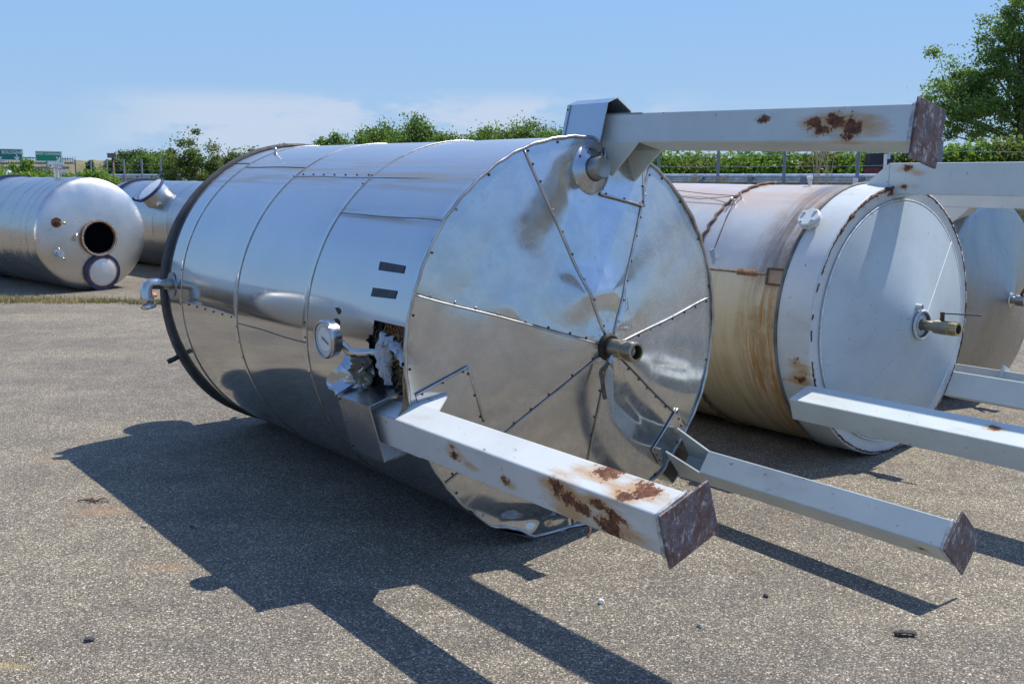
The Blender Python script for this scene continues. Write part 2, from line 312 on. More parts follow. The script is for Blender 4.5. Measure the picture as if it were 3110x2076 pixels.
MIR = mat_mirror(); ENDM = mat_end_mirror(); PLATE = mat_plate()
STRIP = simple('steel_strip', (0.48, 0.47, 0.44), 0.36, 1.0, 0.2, 10)
DKSTRIP = simple('dark_lap_sealant', (0.16, 0.135, 0.105), 0.7, 0.3, 0.4, 20)  # dark brown sealant along laps and seams
SCREW = simple('rusty_screw', (0.09, 0.05, 0.035), 0.7, 0.4, 0.5, 40)
SCREWS = simple('steel_screw', (0.45, 0.44, 0.42), 0.35, 1.0, 0.2, 40)
RUBBER = simple('grey_rubber_edge', (0.055, 0.052, 0.05), 0.75, 0.0, 0.25, 12, 0.3)
HOOD = mat_brushed('weathered_sheet', (0.50, 0.53, 0.56), 0.22, 0.38)
PIPE = mat_brushed('stainless_pipe', (0.60, 0.58, 0.54), 0.16, 0.28, tint=(0.36, 0.24, 0.13))
TAPE = simple('dark_tape', (0.018, 0.022, 0.035), 0.5, 0.0, 0.3, 20)
INSUL = simple('brown_insulation', (0.11, 0.075, 0.045), 0.95, 0.0, 0.5, 22, 0.9)
DARKWOOL = simple('black_wool', (0.022, 0.02, 0.02), 0.95, 0.0, 0.4, 30, 0.9)
BAG = None
m_ = NT('milky_plastic'); m_.set('Base Color', m_.mix(m_.rng(m_.noise(15, 7, 0.75), 0.50, 0.62, 0, 0.9), (0.55, 0.57, 0.60), (0.14, 0.09, 0.06))); m_.set('Roughness', 0.35); m_.set('Transmission Weight', 0.12); m_.bump(m_.noise(20, 5, 0.6, stretch=(1.5, 0.5, 1.5)), 0.7, 0.01); BAG = m_.m
BRASS = simple('worn_brass', (0.50, 0.40, 0.22), 0.35, 1.0, 0.25, 25)
BLACK = simple('black_plastic', (0.02, 0.02, 0.022), 0.45, 0.0, 0.2, 10)
VOID = simple('hole_shade_and_glass', (0.03, 0.03, 0.032), 0.6, 0.6, 0.3, 3)  # shade of holes, gap and bores put into the colour; also car glass
HOLLOW = simple('hollow_dark', (0.003, 0.003, 0.004), 1.0, 0, 0.1, 3); HOLLOW.node_tree.nodes['Principled BSDF'].inputs['Specular IOR Level'].default_value = 0.0
NAVY = simple('navy_paint', (0.025, 0.04, 0.11), 0.5, 0.0, 0.35, 9)
RUSTD = simple('dark_rust', (0.12, 0.05, 0.025), 0.85, 0.0, 0.5, 30, 0.6)
RUSTO = simple('orange_rust', (0.26, 0.12, 0.05), 0.85, 0.0, 0.45, 25, 0.5)
SILV = mat_brushed('satin_vessel_steel', (0.56, 0.55, 0.52), 0.25, 0.38, (1.6, 1.6, 0.5), (0.34, 0.30, 0.24))
SILVH = mat_brushed('satin_head_steel', (0.64, 0.64, 0.62), 0.34, 0.48)
SILVD = mat_brushed('dull_cone_steel', (0.36, 0.365, 0.365), 0.24, 0.42, (2.4, 0.8, 1), (0.16, 0.15, 0.14))
GALV = simple('galvanised_steel', (0.50, 0.55, 0.60), 0.42, 0.6, 0.2, 6)
POST = simple('grey_post', (0.22, 0.25, 0.29), 0.6, 0.3, 0.2, 5)
CONC = simple('bridge_concrete', (0.26, 0.26, 0.28), 0.9, 0.0, 0.15, 0.5)
BARK = simple('bark', (0.10, 0.085, 0.07), 0.9, 0.0, 0.3, 6, 0.5)
VALVE = mat_brushed('tarnished_valve', (0.40, 0.36, 0.28), 0.26, 0.42, tint=(0.22, 0.13, 0.06))
WELD = simple('painted_weld', (0.42, 0.43, 0.41), 0.55, 0.0, 0.35, 50, 0.8)
LID = simple('white_lid', (0.62, 0.63, 0.64), 0.38, 0.35, 0.05, 4)

# ------------------------------------------------------------ mesh helpers
def link(o, parent=None):
    sc.collection.objects.link(o)
    if parent is not None: o.parent = parent
    return o
def mesh(name, V, F, mat, parent=None, smooth=False, loc=None, bevel=0.0, auto=None):
    me = bpy.data.meshes.new(name); me.from_pydata([tuple(v) for v in V], [], F); me.update()
    if mat: me.materials.append(mat)
    if smooth: me.polygons.foreach_set('use_smooth', [True] * len(me.polygons))
    o = link(bpy.data.objects.new(name, me), parent)
    if loc is not None: o.location = loc
    if bevel:
        b = o.modifiers.new('bevel', 'BEVEL'); b.width = bevel; b.segments = 2; b.limit_method = 'ANGLE'; b.angle_limit = R(35)
    if auto is not None:
        bm = bmesh.new(); bm.from_mesh(me); bmesh.ops.recalc_face_normals(bm, faces=bm.faces)
        for e in bm.edges:
            if len(e.link_faces) == 2 and e.calc_face_angle(0) > R(auto): e.smooth = False
        bm.to_mesh(me); bm.free()
    return o
def tag(o, label=None, cat=None, group=None, kind=None):
    for k, v in (('label', label), ('category', cat), ('group', group), ('kind', kind)):
        if v: o[k] = v
    return o
def grid(us, vs, f):
    V = [f(u, v) for u in us for v in vs]; n = len(vs)
    F = [(i * n + j, i * n + j + 1, (i + 1) * n + j + 1, (i + 1) * n + j) for i in range(len(us) - 1) for j in range(n - 1)]
    return V, F
class MB:
    def __init__(s): s.V = []; s.F = []
    def add(s, V, F):
        k = len(s.V); s.V += [tuple(v) for v in V]; s.F += [tuple(i + k for i in f) for f in F]; return s
    def hexa(s, a, b):
        """solid between the quads a (4 points) and b"""
        return s.add(list(a) + list(b), [(3, 2, 1, 0), (4, 5, 6, 7), (0, 1, 5, 4), (1, 2, 6, 5), (2, 3, 7, 6), (3, 0, 4, 7)])
    def box(s, c, d, M=None):
        x, y, z = (q / 2 for q in d)
        P = [Vector((i * x, j * y, k * z)) for k in (-1, 1) for i, j in ((-1, -1), (1, -1), (1, 1), (-1, 1))]
        if M: P = [M @ p for p in P]
        P = [p + Vector(c) for p in P]; return s.hexa(P[:4], P[4:])
    def tube(s, pts, r, n=12, cap=True, closed=False):
        pts = [Vector(p) for p in pts]; m = len(pts); rs = r if isinstance(r, (list, tuple)) else [r] * m
        V = []; prev = None
        for i, p in enumerate(pts):
            if closed: t = pts[(i + 1) % m] - pts[i - 1]
            else: t = pts[min(i + 1, m - 1)] - pts[max(i - 1, 0)]
            t.normalize()
            if prev is None:
                u = t.orthogonal().normalized()
            else: u = (prev - t * prev.dot(t)).normalized()
            prev = u; v = t.cross(u)
            V += [p + (u * math.cos(2 * math.pi * k / n) + v * math.sin(2 * math.pi * k / n)) * rs[i] for k in range(n)]
        F = []
        for i in range(m if closed else m - 1):
            a = i * n; b = ((i + 1) % m) * n
            F += [(a + k, a + (k + 1) % n, b + (k + 1) % n, b + k) for k in range(n)]
        if cap and not closed:
            F += [tuple(reversed(range(n))), tuple(range((m - 1) * n, m * n))]
        return s.add(V, F)
    def lathe(s, prof, axis0, axis, n=32, cap0=False, cap1=False):
        """profile of (distance along axis, radius)"""
        o = Vector(axis0); t = Vector(axis).normalized(); u = t.orthogonal().normalized(); v = t.cross(u)
        V = [o + t * z + (u * math.cos(2 * math.pi * k / n) + v * math.sin(2 * math.pi * k / n)) * r for z, r in prof for k in range(n)]
        F = [(i * n + k, i * n + (k + 1) % n, (i + 1) * n + (k + 1) % n, (i + 1) * n + k) for i in range(len(prof) - 1) for k in range(n)]
        if cap0: F.append(tuple(reversed(range(n))))
        if cap1: F.append(tuple(range((len(prof) - 1) * n, len(prof) * n)))
        return s.add(V, F)
    def build(s, name, mat, parent=None, smooth=False, loc=None, bevel=0.0, auto=None):
        return mesh(name, s.V, s.F, mat, parent, smooth, loc, bevel, auto)

def plate(poly, t, nrm):
    """flat plate: polygon extruded by t along nrm"""
    n = Vector(nrm).normalized() * t; P = [Vector(p) for p in poly]; k = len(P)
    V = P + [p + n for p in P]
    F = [tuple(reversed(range(k))), tuple(range(k, 2 * k))] + [(i, (i + 1) % k, (i + 1) % k + k, i + k) for i in range(k)]
    return V, F

class Frame:
    """lying vessel: x to the right seen from its bottom end, y up, z outward along its axis; origin at the end circle's centre"""
    def __init__(s, C, yaw, rad, tilt=0.0):
        y, t = R(yaw), R(tilt)
        a = Vector((-math.sin(y) * math.cos(t), -math.cos(y) * math.cos(t), math.sin(t)))
        up = (Vector((0, 0, 1)) - a * a.z).normalized(); er = up.cross(a)
        s.a, s.er, s.up, s.C, s.r = a, er, up, Vector(C), rad
        s.M = Matrix(((er.x, up.x, a.x), (er.y, up.y, a.y), (er.z, up.z, a.z)))
        s.low = -(s.C.z - GZ) + 0.004
    def root(s, name):
        o = bpy.data.objects.new(name, None); link(o); o.empty_display_size = 0.3
        loc = s.C - s.up * s.r; o.matrix_world = Matrix.Translation(loc) @ s.M.to_4x4(); s.off = (0, s.r, 0); s.o = o
        return o
    def place(s, o):          # a separate thing built in the same local coordinates
        o.matrix_world = Matrix.Translation(s.C) @ s.M.to_4x4(); return o
    def W(s, p): return s.C + s.M @ Vector(p)
def clampy(v, low):
    return (v[0], max(v[1], low + 0.0017 * 0), v[2])
def polar(ang, r): return (r * math.cos(R(ang)), r * math.sin(R(ang)))
def lin(a, b, n): return [a + (b - a) * i / n for i in range(n + 1)]

# ------------------------------------------------------------ ground, bank, road
FX, FY = 9.2, 31.0                            # a point of the fence line, which runs at 45 degrees
def dist_fence(x, y): return (x - FX + y - FY) * 0.70711
def sm(t): t = max(0.0, min(1.0, t)); return t * t * (3 - 2 * t)
def ground_h(x, y):
    d = dist_fence(x, y); h = 0.98 * sm((d + 0.4) / 2.2)
    if d > -0.5: h += 0.05 * math.sin(x * 0.9) * math.sin(y * 0.7) * sm(d)
    if d > 60: h += 0
    return GZ - 0.012 + h
axis_ = sorted(set([-900, -600, -400, -250, -180, -140, -110, 110, 140, 180, 250, 400, 600, 900] + [round(-90 + i * 1.5, 2) for i in range(121)]))
axy = sorted(set([-900, -500, -250, -120, -60, -30, -10, 110, 140, 180, 250, 400, 600, 900] + [round(-5 + i * 1.5, 2) for i in range(75)]))
V, F = grid(axis_, axy, lambda x, y: (x, y, ground_h(x, y)))
tag(mesh('ground', V, [tuple(reversed(f)) for f in F], mat_earth(), smooth=True), kind='structure')
ASPH = mat_ground()
# yard: everything on this side of the fence line, less a metre
e = FX + FY - 1.0
yv = [(-120, -70, GZ), (e + 70, -70, GZ), (-120, e + 120, GZ)]
tag(mesh('asphalt_yard', yv, [(0, 1, 2)], ASPH), kind='structure')
# road behind the guard rail
def fl(s, d, z): return (FX - 0.70711 * s + 0.70711 * d, FY + 0.70711 * s + 0.70711 * d, z)
tag(mesh('road', [fl(-60, 14, 1.06), fl(-60, 26, 1.06), fl(320, 26, 1.06), fl(320, 14, 1.06)], [(0, 1, 2, 3)], simple('road_asphalt', (0.09, 0.09, 0.09), 0.9, 0, 0.1, 2)), kind='structure')

# ------------------------------------------------------------ the big stainless vessel
T1 = Frame((0.32384, 5.12162, 0.98467), -37.345, 1.0, -0.283)
t1 = T1.root('stainless_tank')
tag(t1, 'big polished stainless tank lying on its side with crumpled segmented cone end', 'storage tank')
LOW = T1.low
K1, H1 = 0.25, 0.25
def wav(a, e):
    return 0.0012 * math.sin(a * 3.1 + e * 1.7) + 0.0007 * math.sin(a * 6.3 - e * 3.1 + 1.0) + 0.0006 * math.sin(e * 5.2 + a * 1.3)
def panel(name, a0, a1, e0, e1, r0, hole=None, mat=None):
    na = max(6, int((a1 - a0) / 2.2)); ne = max(5, int(abs(e1 - e0) / 0.055))
    aa = lin(a0, a1, na); ee = sorted(lin(e0, e1, ne) + [e1 - 0.010, e1 - 0.004])
    if hole:
        ha0, ha1, he0, he1 = hole
        aa = sorted(aa + [ha0, ha1]); ee = sorted(set(ee + [he0, he1]))
    def f(a, e):
        # lap joint: each sheet stands proud of the next one at its near edge
        r = r0 + wav(R(a), e) + (0.0018 if e > max(e0, e1) - 0.006 else 0.0)
        x, y = polar(a, r); return clampy((x, y, e), LOW)
    V, F = grid(aa, ee, f)
    if hole:
        n = len(ee); keep = []
        for i in range(len(aa) - 1):
            for j in range(n - 1):
                am = (aa[i] + aa[i + 1]) / 2; em = (ee[j] + ee[j + 1]) / 2
                he0_ = he0 + (0.035 if am < 176 else (0.0 if am < 183 else -0.03))
                if not (ha0 < am < ha1 and he0_ < em < he1): keep.append((i * n + j, i * n + j + 1, (i + 1) * n + j + 1, (i + 1) * n + j))
        F = keep
    o = mesh(name, V, F, mat or MIR, t1, smooth=True, loc=T1.off)
    sl = o.modifiers.new('thickness', 'SOLIDIFY'); sl.thickness = 0.002; sl.offset = -1; sl.use_rim = False
    return o
BANDS = [(-0.975, -0.004, [126.9, 141.9, 300.0], 1.0), (-1.885, -0.975, [126.9, 182.7, 300.0], 1.0), (-2.80, -1.885, [121.5, 180.4, 290.0], 1.0), (-3.09, -2.80, [118.5, 300.0], 0.998)]
for bi, (e0, e1, seams, r0) in enumerate(BANDS):
    for i, s0 in enumerate(seams):
        s1 = seams[(i + 1) % len(seams)]
        if s1 <= s0: s1 += 360
        hole = (171.2, 189.4, -0.325, -0.022) if (bi == 0 and s0 < 171 < s1) else None
        panel('cladding_panel', s0, s1, e0, e1, r0, hole)
# rings over the joints between bands
for e, r in ((-0.975, 1.004), (-1.885, 1.004), (-2.80, 1.004)):
    pts = []
    for i in range(150):
        x, y = polar(i * 2.4, r + wav(R(i * 2.4), e)); pts.append(clampy((x, y, e + 0.001 * math.sin(i * 0.7)), LOW))
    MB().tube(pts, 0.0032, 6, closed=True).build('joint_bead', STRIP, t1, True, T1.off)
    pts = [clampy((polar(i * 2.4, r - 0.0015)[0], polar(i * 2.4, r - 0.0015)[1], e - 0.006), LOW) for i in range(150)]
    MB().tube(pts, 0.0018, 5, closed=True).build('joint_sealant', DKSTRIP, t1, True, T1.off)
# lengthwise laps
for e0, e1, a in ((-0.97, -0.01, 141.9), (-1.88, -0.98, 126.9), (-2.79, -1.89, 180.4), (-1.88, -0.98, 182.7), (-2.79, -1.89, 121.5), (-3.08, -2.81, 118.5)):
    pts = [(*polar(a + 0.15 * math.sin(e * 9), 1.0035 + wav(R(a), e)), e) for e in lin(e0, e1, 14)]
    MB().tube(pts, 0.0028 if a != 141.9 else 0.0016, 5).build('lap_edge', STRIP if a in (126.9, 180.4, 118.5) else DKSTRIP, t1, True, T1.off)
# screws (all share one mesh)
sme = bpy.data.meshes.new('screw'); b_ = MB().lathe([(0, 0.0075), (0.003, 0.0075), (0.006, 0.005), (0.0075, 0.0)], (0, 0, 0), (0, 0, 1), 8)
sme.from_pydata(b_.V, [], b_.F); sme.materials.append(SCREW)
smb = sme.copy(); smb.materials[0] = SCREWS
rnd = random.Random(4)
def screw(p, n, parent=t1, off=None, rusty=None):
    o = link(bpy.data.objects.new('screw', sme if (rusty if rusty is not None else rnd.random() < 0.6) else smb), parent)
    off = off or T1.off; o.location = Vector(p) + Vector(off); o.rotation_euler = Vector(n).to_track_quat('Z', 'Y').to_euler(); o.scale = (0.8, 0.8, 0.8); return o
for e, aa in ((-0.99, (176.5, 181.0, 126.0, 130.0, 192.0)), (-1.90, (184.0, 189.5, 127.0, 195.0)), (-2.82, (169.0, 174.0, 182.0))):
    for a in aa: screw((*polar(a, 1.003), e), (*polar(a, 1), 0), rusty=True)
for i in range(7): screw((*polar(125.7, 1.002), -1.03 - i * 0.13), (*polar(125.3, 1), 0), rusty=True)
for i in range(6): screw((*polar(181.3, 1.002), -1.97 - i * 0.14), (*polar(181, 1), 0), rusty=True)

# conical end made of seven tapered sheets
def segd(px, py, ax, ay, bx, by):
    dx, dy = bx - ax, by - ay; t = max(0, min(1, ((px - ax) * dx + (py - ay) * dy) / (dx * dx + dy * dy)))
    return math.hypot(px - ax - dx * t, py - ay - dy * t)
CREASE = [(((-0.12, 0.26), (0.05, 0.27)), 0.17, 0.026), (((0.02, 0.36), (0.03, 0.33)), 0.05, 0.006), (((-0.50, 0.22), (-0.42, 0.12)), 0.13, 0.007), (((0.55, 0.30), (0.70, 0.45)), 0.16, -0.006), (((-0.70, 0.30), (-0.60, 0.48)), 0.16, -0.005),
          (((-0.33, 0.16), (-0.22, 0.10)), 0.12, -0.003),
          (((0.42, -0.15), (0.75, -0.22)), 0.22, -0.007), (((0.16, -0.28), (0.45, -0.52)), 0.14, -0.005), (((0.05, -0.12), (0.10, -0.30)), 0.10, 0.005),
          (((-0.50, -0.72), (-0.10, -0.80)), 0.15, 0.022), (((-0.40, -0.86), (0.0, -0.92)), 0.10, -0.030), (((-0.62, -0.76), (-0.45, -0.84)), 0.08, -0.02),
          (((-0.28, -0.95), (-0.16, -0.74)), 0.07, 0.020), (((-0.02, -0.96), (0.04, -0.76)), 0.08, -0.014)]
def sline(px, py, ax, ay, bx, by):      # signed distance to a line
    dx, dy = bx - ax, by - ay; return ((px - ax) * dy - (py - ay) * dx) / math.hypot(dx, dy)
def coneface(x, y):
    r = math.hypot(x, y); z = H1 - K1 * r
    # V-shaped push-in under the top leg, with sharp folds
    l, q = sline(x, y, 0.01, 0.385, -0.16, 0.78), -sline(x, y, 0.01, 0.385, 0.31, 0.72)
    if l > 0 and q > 0: z -= 0.17 * min(l, q, 0.15) * sm(1 - (r - 0.80) / 0.12)
    # small three-cornered dent beside the outlet
    tri = min(sline(x, y, 0.03, 0.075, 0.16, 0.27), -sline(x, y, 0.03, 0.075, 0.205, 0.062), -sline(x, y, 0.205, 0.062, 0.16, 0.27))
    if tri > 0: z += 0.30 * min(tri, 0.03)
    for (p, q), wd, am in CREASE:
        d = segd(x, y, *p, *q)
        if d < wd: z += am * (1 - d / wd) ** 1.7 * (1.0 if r < 0.9 or y < -0.6 else max(0.0, 1 - (r - 0.9) / 0.1))
    z += 0.0022 * math.sin(5.1 * x + 2.0 * y) * min(1, r * 2) + 0.0012 * math.sin(7.7 * y - 3.1 * x + 1.3)
    return z
def rimsq(a):      # crushed lower edge
    x, y = polar(a, 1.0); r = 1.0
    if y < -0.75: r += 0.012 * math.sin(a * 0.35) - 0.010 * sm((-y - 0.75) / 0.2)
    return r
SEAMA = [-34.3, 8.6, 60.8, 110.0, 162.6, 216.6, 270.2]
def conept(a, t):
    r = 0.045 + (rimsq(a) - 0.045) * t; x, y = polar(a, r); y = max(y, LOW)
    return (x, y, coneface(x, y))
for i, a0 in enumerate(SEAMA):
    a1 = SEAMA[(i + 1) % 7]
    if a1 <= a0: a1 += 360
    V, F = grid(lin(a0, a1, int((a1 - a0) / 1.1)), lin(0, 1, 56), conept)
    F = [tuple(reversed(f)) for f in F]
    o = mesh('end_panel', V, F, ENDM, t1, smooth=True, loc=T1.off)
def cnorm(x, y, h=0.004):
    return Vector((coneface(x - h, y) - coneface(x + h, y), coneface(x, y - h) - coneface(x, y + h), 2 * h)).normalized()
for a in SEAMA:
    pts = []
    for t in lin(0.02, 1.0, 30):
        p = Vector(conept(a + 0.25 * math.sin(t * 9), t)); pts.append(p + Vector((0, 0, 0.003)))
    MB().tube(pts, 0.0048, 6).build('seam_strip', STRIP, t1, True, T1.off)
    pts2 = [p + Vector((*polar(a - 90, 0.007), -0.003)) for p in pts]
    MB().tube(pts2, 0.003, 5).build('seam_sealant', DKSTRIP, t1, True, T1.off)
    for t in [q + rnd.uniform(-.02, .02) for q in lin(0.08, 0.93, 7)]:
        p = Vector(conept(a, t)) + Vector((*polar(a - 90, 0.014), 0)); screw(p, cnorm(p.x, p.y))
rim = []
for i in range(180):
    a = i * 2; x, y = polar(a, rimsq(a) + 0.004 + 0.0025 * math.sin(a * 0.9)); y = max(y, LOW + 0.004); rim.append((x, y, (coneface(x, y) - (H1 - K1)) * (1 if y < -0.6 else 0.3) + 0.004 + 0.004 * math.sin(a * 0.21)))
MB().tube(rim, 0.0085, 7, closed=True).build('rim_bead', STRIP, t1, True, T1.off)
for i in range(26):
    a = i * 13.85 + rnd.uniform(-2, 2); x, y = polar(a, 0.985)
    if y > LOW + 0.02: screw((x, y, coneface(x, y) + 0.002), cnorm(x, y), rusty=rnd.random() < 0.75)
# loose bottom lip hanging from the crushed rim
lip = [(*polar(a, 1.0), 0.0) for a in lin(222, 262, 12)]
lipV = []
for j, a in enumerate(lin(222, 266, 14)):
    x, y = polar(a, 1.012); x2, y2 = polar(a, 1.0)
    lipV += [(x, max(y - 0.008 * math.sin(j * 1.3), LOW), 0.02 + 0.02 * math.sin(j * 0.9)), (x2, max(y2, LOW + 0.006), -0.05)]
mesh('torn_lip', lipV, [(2 * j, 2 * j + 1, 2 * j + 3, 2 * j + 2) for j in range(14)], HOOD, t1, False, T1.off)

# far end: dark edge ring and dished head
MB().lathe([(-3.085, 0.99), (-3.085, 1.03), (-3.11, 1.03)], (0, 0, 0), (0, 0, 1), 110)
b_ = MB(); V, F = grid(lin(0, 360, 120), [0, 1, 2, 3, 4], lambda a, k: clampy((*polar(a, [0.985, 1.010, 1.023, 1.023, 0.985][int(k)] + 0.004 * math.sin(R(a) * 5) + (0.012 * math.sin(R(a - 185) * 3.4) if 185 < a < 238 and k in (1, 2, 3) else 0)), [-3.085, -3.084, -3.095, -3.155, -3.16][int(k)] + (0.025 * math.sin(R(a - 185) * 3.4) if 185 < a < 238 else 0)), LOW - 0.0))
mesh('edge_ring', V, F, RUBBER, t1, True, T1.off, auto=40)
V, F = grid(lin(0, 360, 72), lin(0, 90, 10), lambda a, q: clampy((*polar(a, 0.985 * math.cos(R(q))), -3.14 - 0.22 * math.sin(R(q))), LOW))
mesh('dished_head', V, F, SILV, t1, True, T1.off)
ly = Vector((0.30, 0.80, -0.10)).normalized()
lo = MB().lathe([(0, 0.0), (0.0, 0.20), (0.02, 0.215), (0.03, 0.20), (0.05, 0.10), (0.055, 0.0)], (-0.02, 0.66, -3.42), ly, 32).build('manhole_lid', SILV, t1, True, T1.off, auto=40)
MB().tube([(0.12, 0.56, -3.2), (0.10, 0.58, -3.32), (0.06, 0.62, -3.4)], 0.02, 8).build('lid_hinge', PIPE, t1, True, T1.off)
MB().tube([(0.45, 0.55, -3.2), (0.45, 0.55, -3.36), (0.50, 0.58, -3.40)], 0.022, 8).build('head_nozzle', PIPE, t1, True, T1.off)

# tape strips and dark patches painted as punched holes on the flank
def patch(name, c4, r, mat, lift=0.0):
    (a0, e0), (a1, e1), (a2, e2), (a3, e3) = c4
    def f(u, v):
        a = (a0 * (1 - u) + a1 * u) * (1 - v) + (a3 * (1 - u) + a2 * u) * v; e = (e0 * (1 - u) + e1 * u) * (1 - v) + (e3 * (1 - u) + e2 * u) * v
        return (*polar(a, r + wav(R(a), e)), e)
    V, F = grid(lin(0, 1, 8), lin(0, 1, 4), f); return mesh(name, V, F, mat, t1, True, T1.off)
patch('tape_strip', [(155.5, -0.358), (155.7, -0.131), (157.8, -0.124), (157.9, -0.348)], 1.0045, TAPE)
patch('tape_strip', [(162.8, -0.350), (162.5, -0.133), (164.7, -0.138), (165.2, -0.352)], 1.0045, TAPE)
for a in (170.9, 174.0):
    V = [(*polar(a + dy, 1.0042 + wav(R(a), -0.645)), -0.645 + dz) for dz, dy in ((-0.032, -0.6), (0.0, -0.9), (0.030, -0.3), (0.028, 0.6), (0.010, 1.0), (-0.006, 0.5))]
    mesh('painted_hole', V, [tuple(range(6))], VOID, t1, False, T1.off)

# torn opening: insulation behind
def hsh(a, e): return 0.5 + 0.5 * math.sin(a * 1.7 + e * 41) * math.sin(a * 0.63 - e * 67 + 2)
V, F = grid(lin(168, 194, 52), lin(-0.40, 0.0, 34), lambda a, e: (*polar(a, 0.915 + 0.045 * hsh(a, e) + 0.015 * math.sin(a * 5.3) * math.cos(e * 90)), e))
mesh('insulation_wool', V, F, INSUL, t1, True, T1.off)
V, F = grid(lin(169.5, 191, 30), lin(-0.385, -0.26, 8), lambda a, e: (*polar(a, 0.965 + 0.02 * hsh(a * 2, e)), e))
mesh('black_wool', V, F, DARKWOOL, t1, True, T1.off)
b_ = MB()
for i in range(26):
    a = 171.4 + rnd.uniform(0, 2.4); e = -0.23 + i * 0.0078; p = polar(a, 0.975); q = polar(a + rnd.uniform(0.8, 1.9), 0.955)
    b_.tube([(*p, e), (*q, e + rnd.uniform(-0.01, 0.01))], 0.0035, 4)
b_.build('rusty_wire_mesh', RUSTO, t1, False, T1.off)
b_ = MB(); fm = simple('golden_wool', (0.30, 0.20, 0.09), 0.95, 0, 0.5, 35)
for i in range(150):
    a = rnd.uniform(171.5, 189); e = rnd.uniform(-0.33, -0.02); r_ = rnd.uniform(0.93, 0.985); p = Vector((*polar(a, r_), e))
    q1 = p + Vector((rnd.uniform(-.02, .01), rnd.uniform(-.03, .02), rnd.uniform(-.025, .025))); q2 = q1 + Vector((rnd.uniform(-.02, .01), rnd.uniform(-.03, .01), rnd.uniform(-.02, .02)))
    b_.tube([p, q1, q2], [0.0025, 0.002, 0.001], 3, cap=False)
b_.build('wool_fibres', fm, t1, False, T1.off)['kind'] = 'stuff'
b_ = MB()
for i in range(9):
    a0 = 172.2 + i * 1.9; p = Vector((*polar(a0, 1.0), -0.325 + (0.03 if a0 < 176 else (0.0 if a0 < 183 else -0.03)))); q = Vector((*polar(a0 + 1.9, 1.0), p.z)); tip = (p + q) / 2 + Vector((-0.012 - 0.008 * (i % 3), rnd.uniform(-.01, .01), 0.012 + 0.01 * (i % 2)))
    b_.add([p, q, tip], [(0, 1, 2)])
b_.build('curled_edge', HOOD, t1, False, T1.off)
# bent sheet below the opening
def bent(u, v):
    e = -0.55 + 0.27 * u; a = 182 + 8.5 * v + 1.2 * math.sin(u * 7)
    r = 1.01 + 0.13 * v * (1 - u * 0.5) + 0.03 * math.sin(u * 9 + v * 4) * v
    return (*polar(a, r), e + 0.03 * math.sin(v * 6))
V, F = grid(lin(0, 1, 12), lin(0, 1, 10), bent); o = mesh('bent_sheet', V, F, HOOD, t1, False, T1.off); o.modifiers.new('t', 'SOLIDIFY').thickness = 0.003
V, F = grid(lin(0, 1, 10), lin(0, 1, 8), lambda u, v: (*polar(181 + 7 * v, 1.02 + 0.06 * hsh(u * 30, v * 2) + 0.02 * math.sin(u * 8)), -0.38 + 0.12 * u + 0.02 * math.sin(v * 9)))
mesh('torn_lining', V, F, simple('torn_card', (0.22, 0.19, 0.14), 0.9, 0, 0.5, 18, 0.6), t1, False, T1.off)
b_ = MB()
for k in range(7):
    b_.tube([(-0.99 + rnd.uniform(-.01, .01), -0.07, -0.03), (-1.0 + rnd.uniform(-.01, .01), -0.14, -0.015), (-1.01 + rnd.uniform(-.015, .015), -0.19, 0.005), (-1.045 + rnd.uniform(-.02, .02), -0.235, 0.03)], [0.004, 0.005, 0.006, 0.002], 5)
b_.build('straw_fibre', simple('straw', (0.30, 0.19, 0.08), 0.9, 0, 0.4, 20), t1, False, T1.off)

# dial thermometer on its pipe
gn = Vector((-0.995, -0.03, 0.05)).normalized(); gc = Vector((-1.188, 0.064, -0.42))
b_ = MB().lathe([(0, 0.0), (0.0, 0.086), (-0.004, 0.091), (-0.016, 0.091), (-0.020, 0.086), (-0.052, 0.084), (-0.056, 0.074), (-0.058, 0.0)][1:], gc, gn, 40, False, True)
go = b_.build('gauge_case', PIPE, t1, True, T1.off, auto=40)
q = gn.to_track_quat('Z', 'Y').to_matrix()
b_ = MB().lathe([(-0.004, 0.0), (-0.004, 0.083)], (0, 0, 0), (0, 0, 1), 40); do = b_.build('gauge_dial', mat_dial(), go)
do.location = gc; do.rotation_euler = q.to_euler()
b_ = MB().box((0.0, 0.012, 0.0), (0.004, 0.065, 0.002)); no = b_.build('gauge_needle', BLACK, go); no.location = gc + gn * 0.0005; no.rotation_euler = (q @ Matrix.Rotation(R(-25), 3, 'Z')).to_euler()
b_ = MB().lathe([(0.0, 0.086), (0.006, 0.086), (0.006, 0.080), (0.0, 0.080)], gc, gn, 40); b_.build('gauge_bezel', PIPE, go, True)
b_ = MB().tube([gc - gn * 0.055 + Vector((0, -0.02, 0)), gc - gn * 0.09 + Vector((0.0, -0.03, 0.01)), (-1.075, 0.0, -0.385), (-1.045, -0.005, -0.345), (-1.0, 0.0, -0.30), (-0.93, 0.005, -0.25)], [0.014, 0.017, 0.021, 0.022, 0.022, 0.022], 14)
b_.build('gauge_pipe', PIPE, t1, True, T1.off)
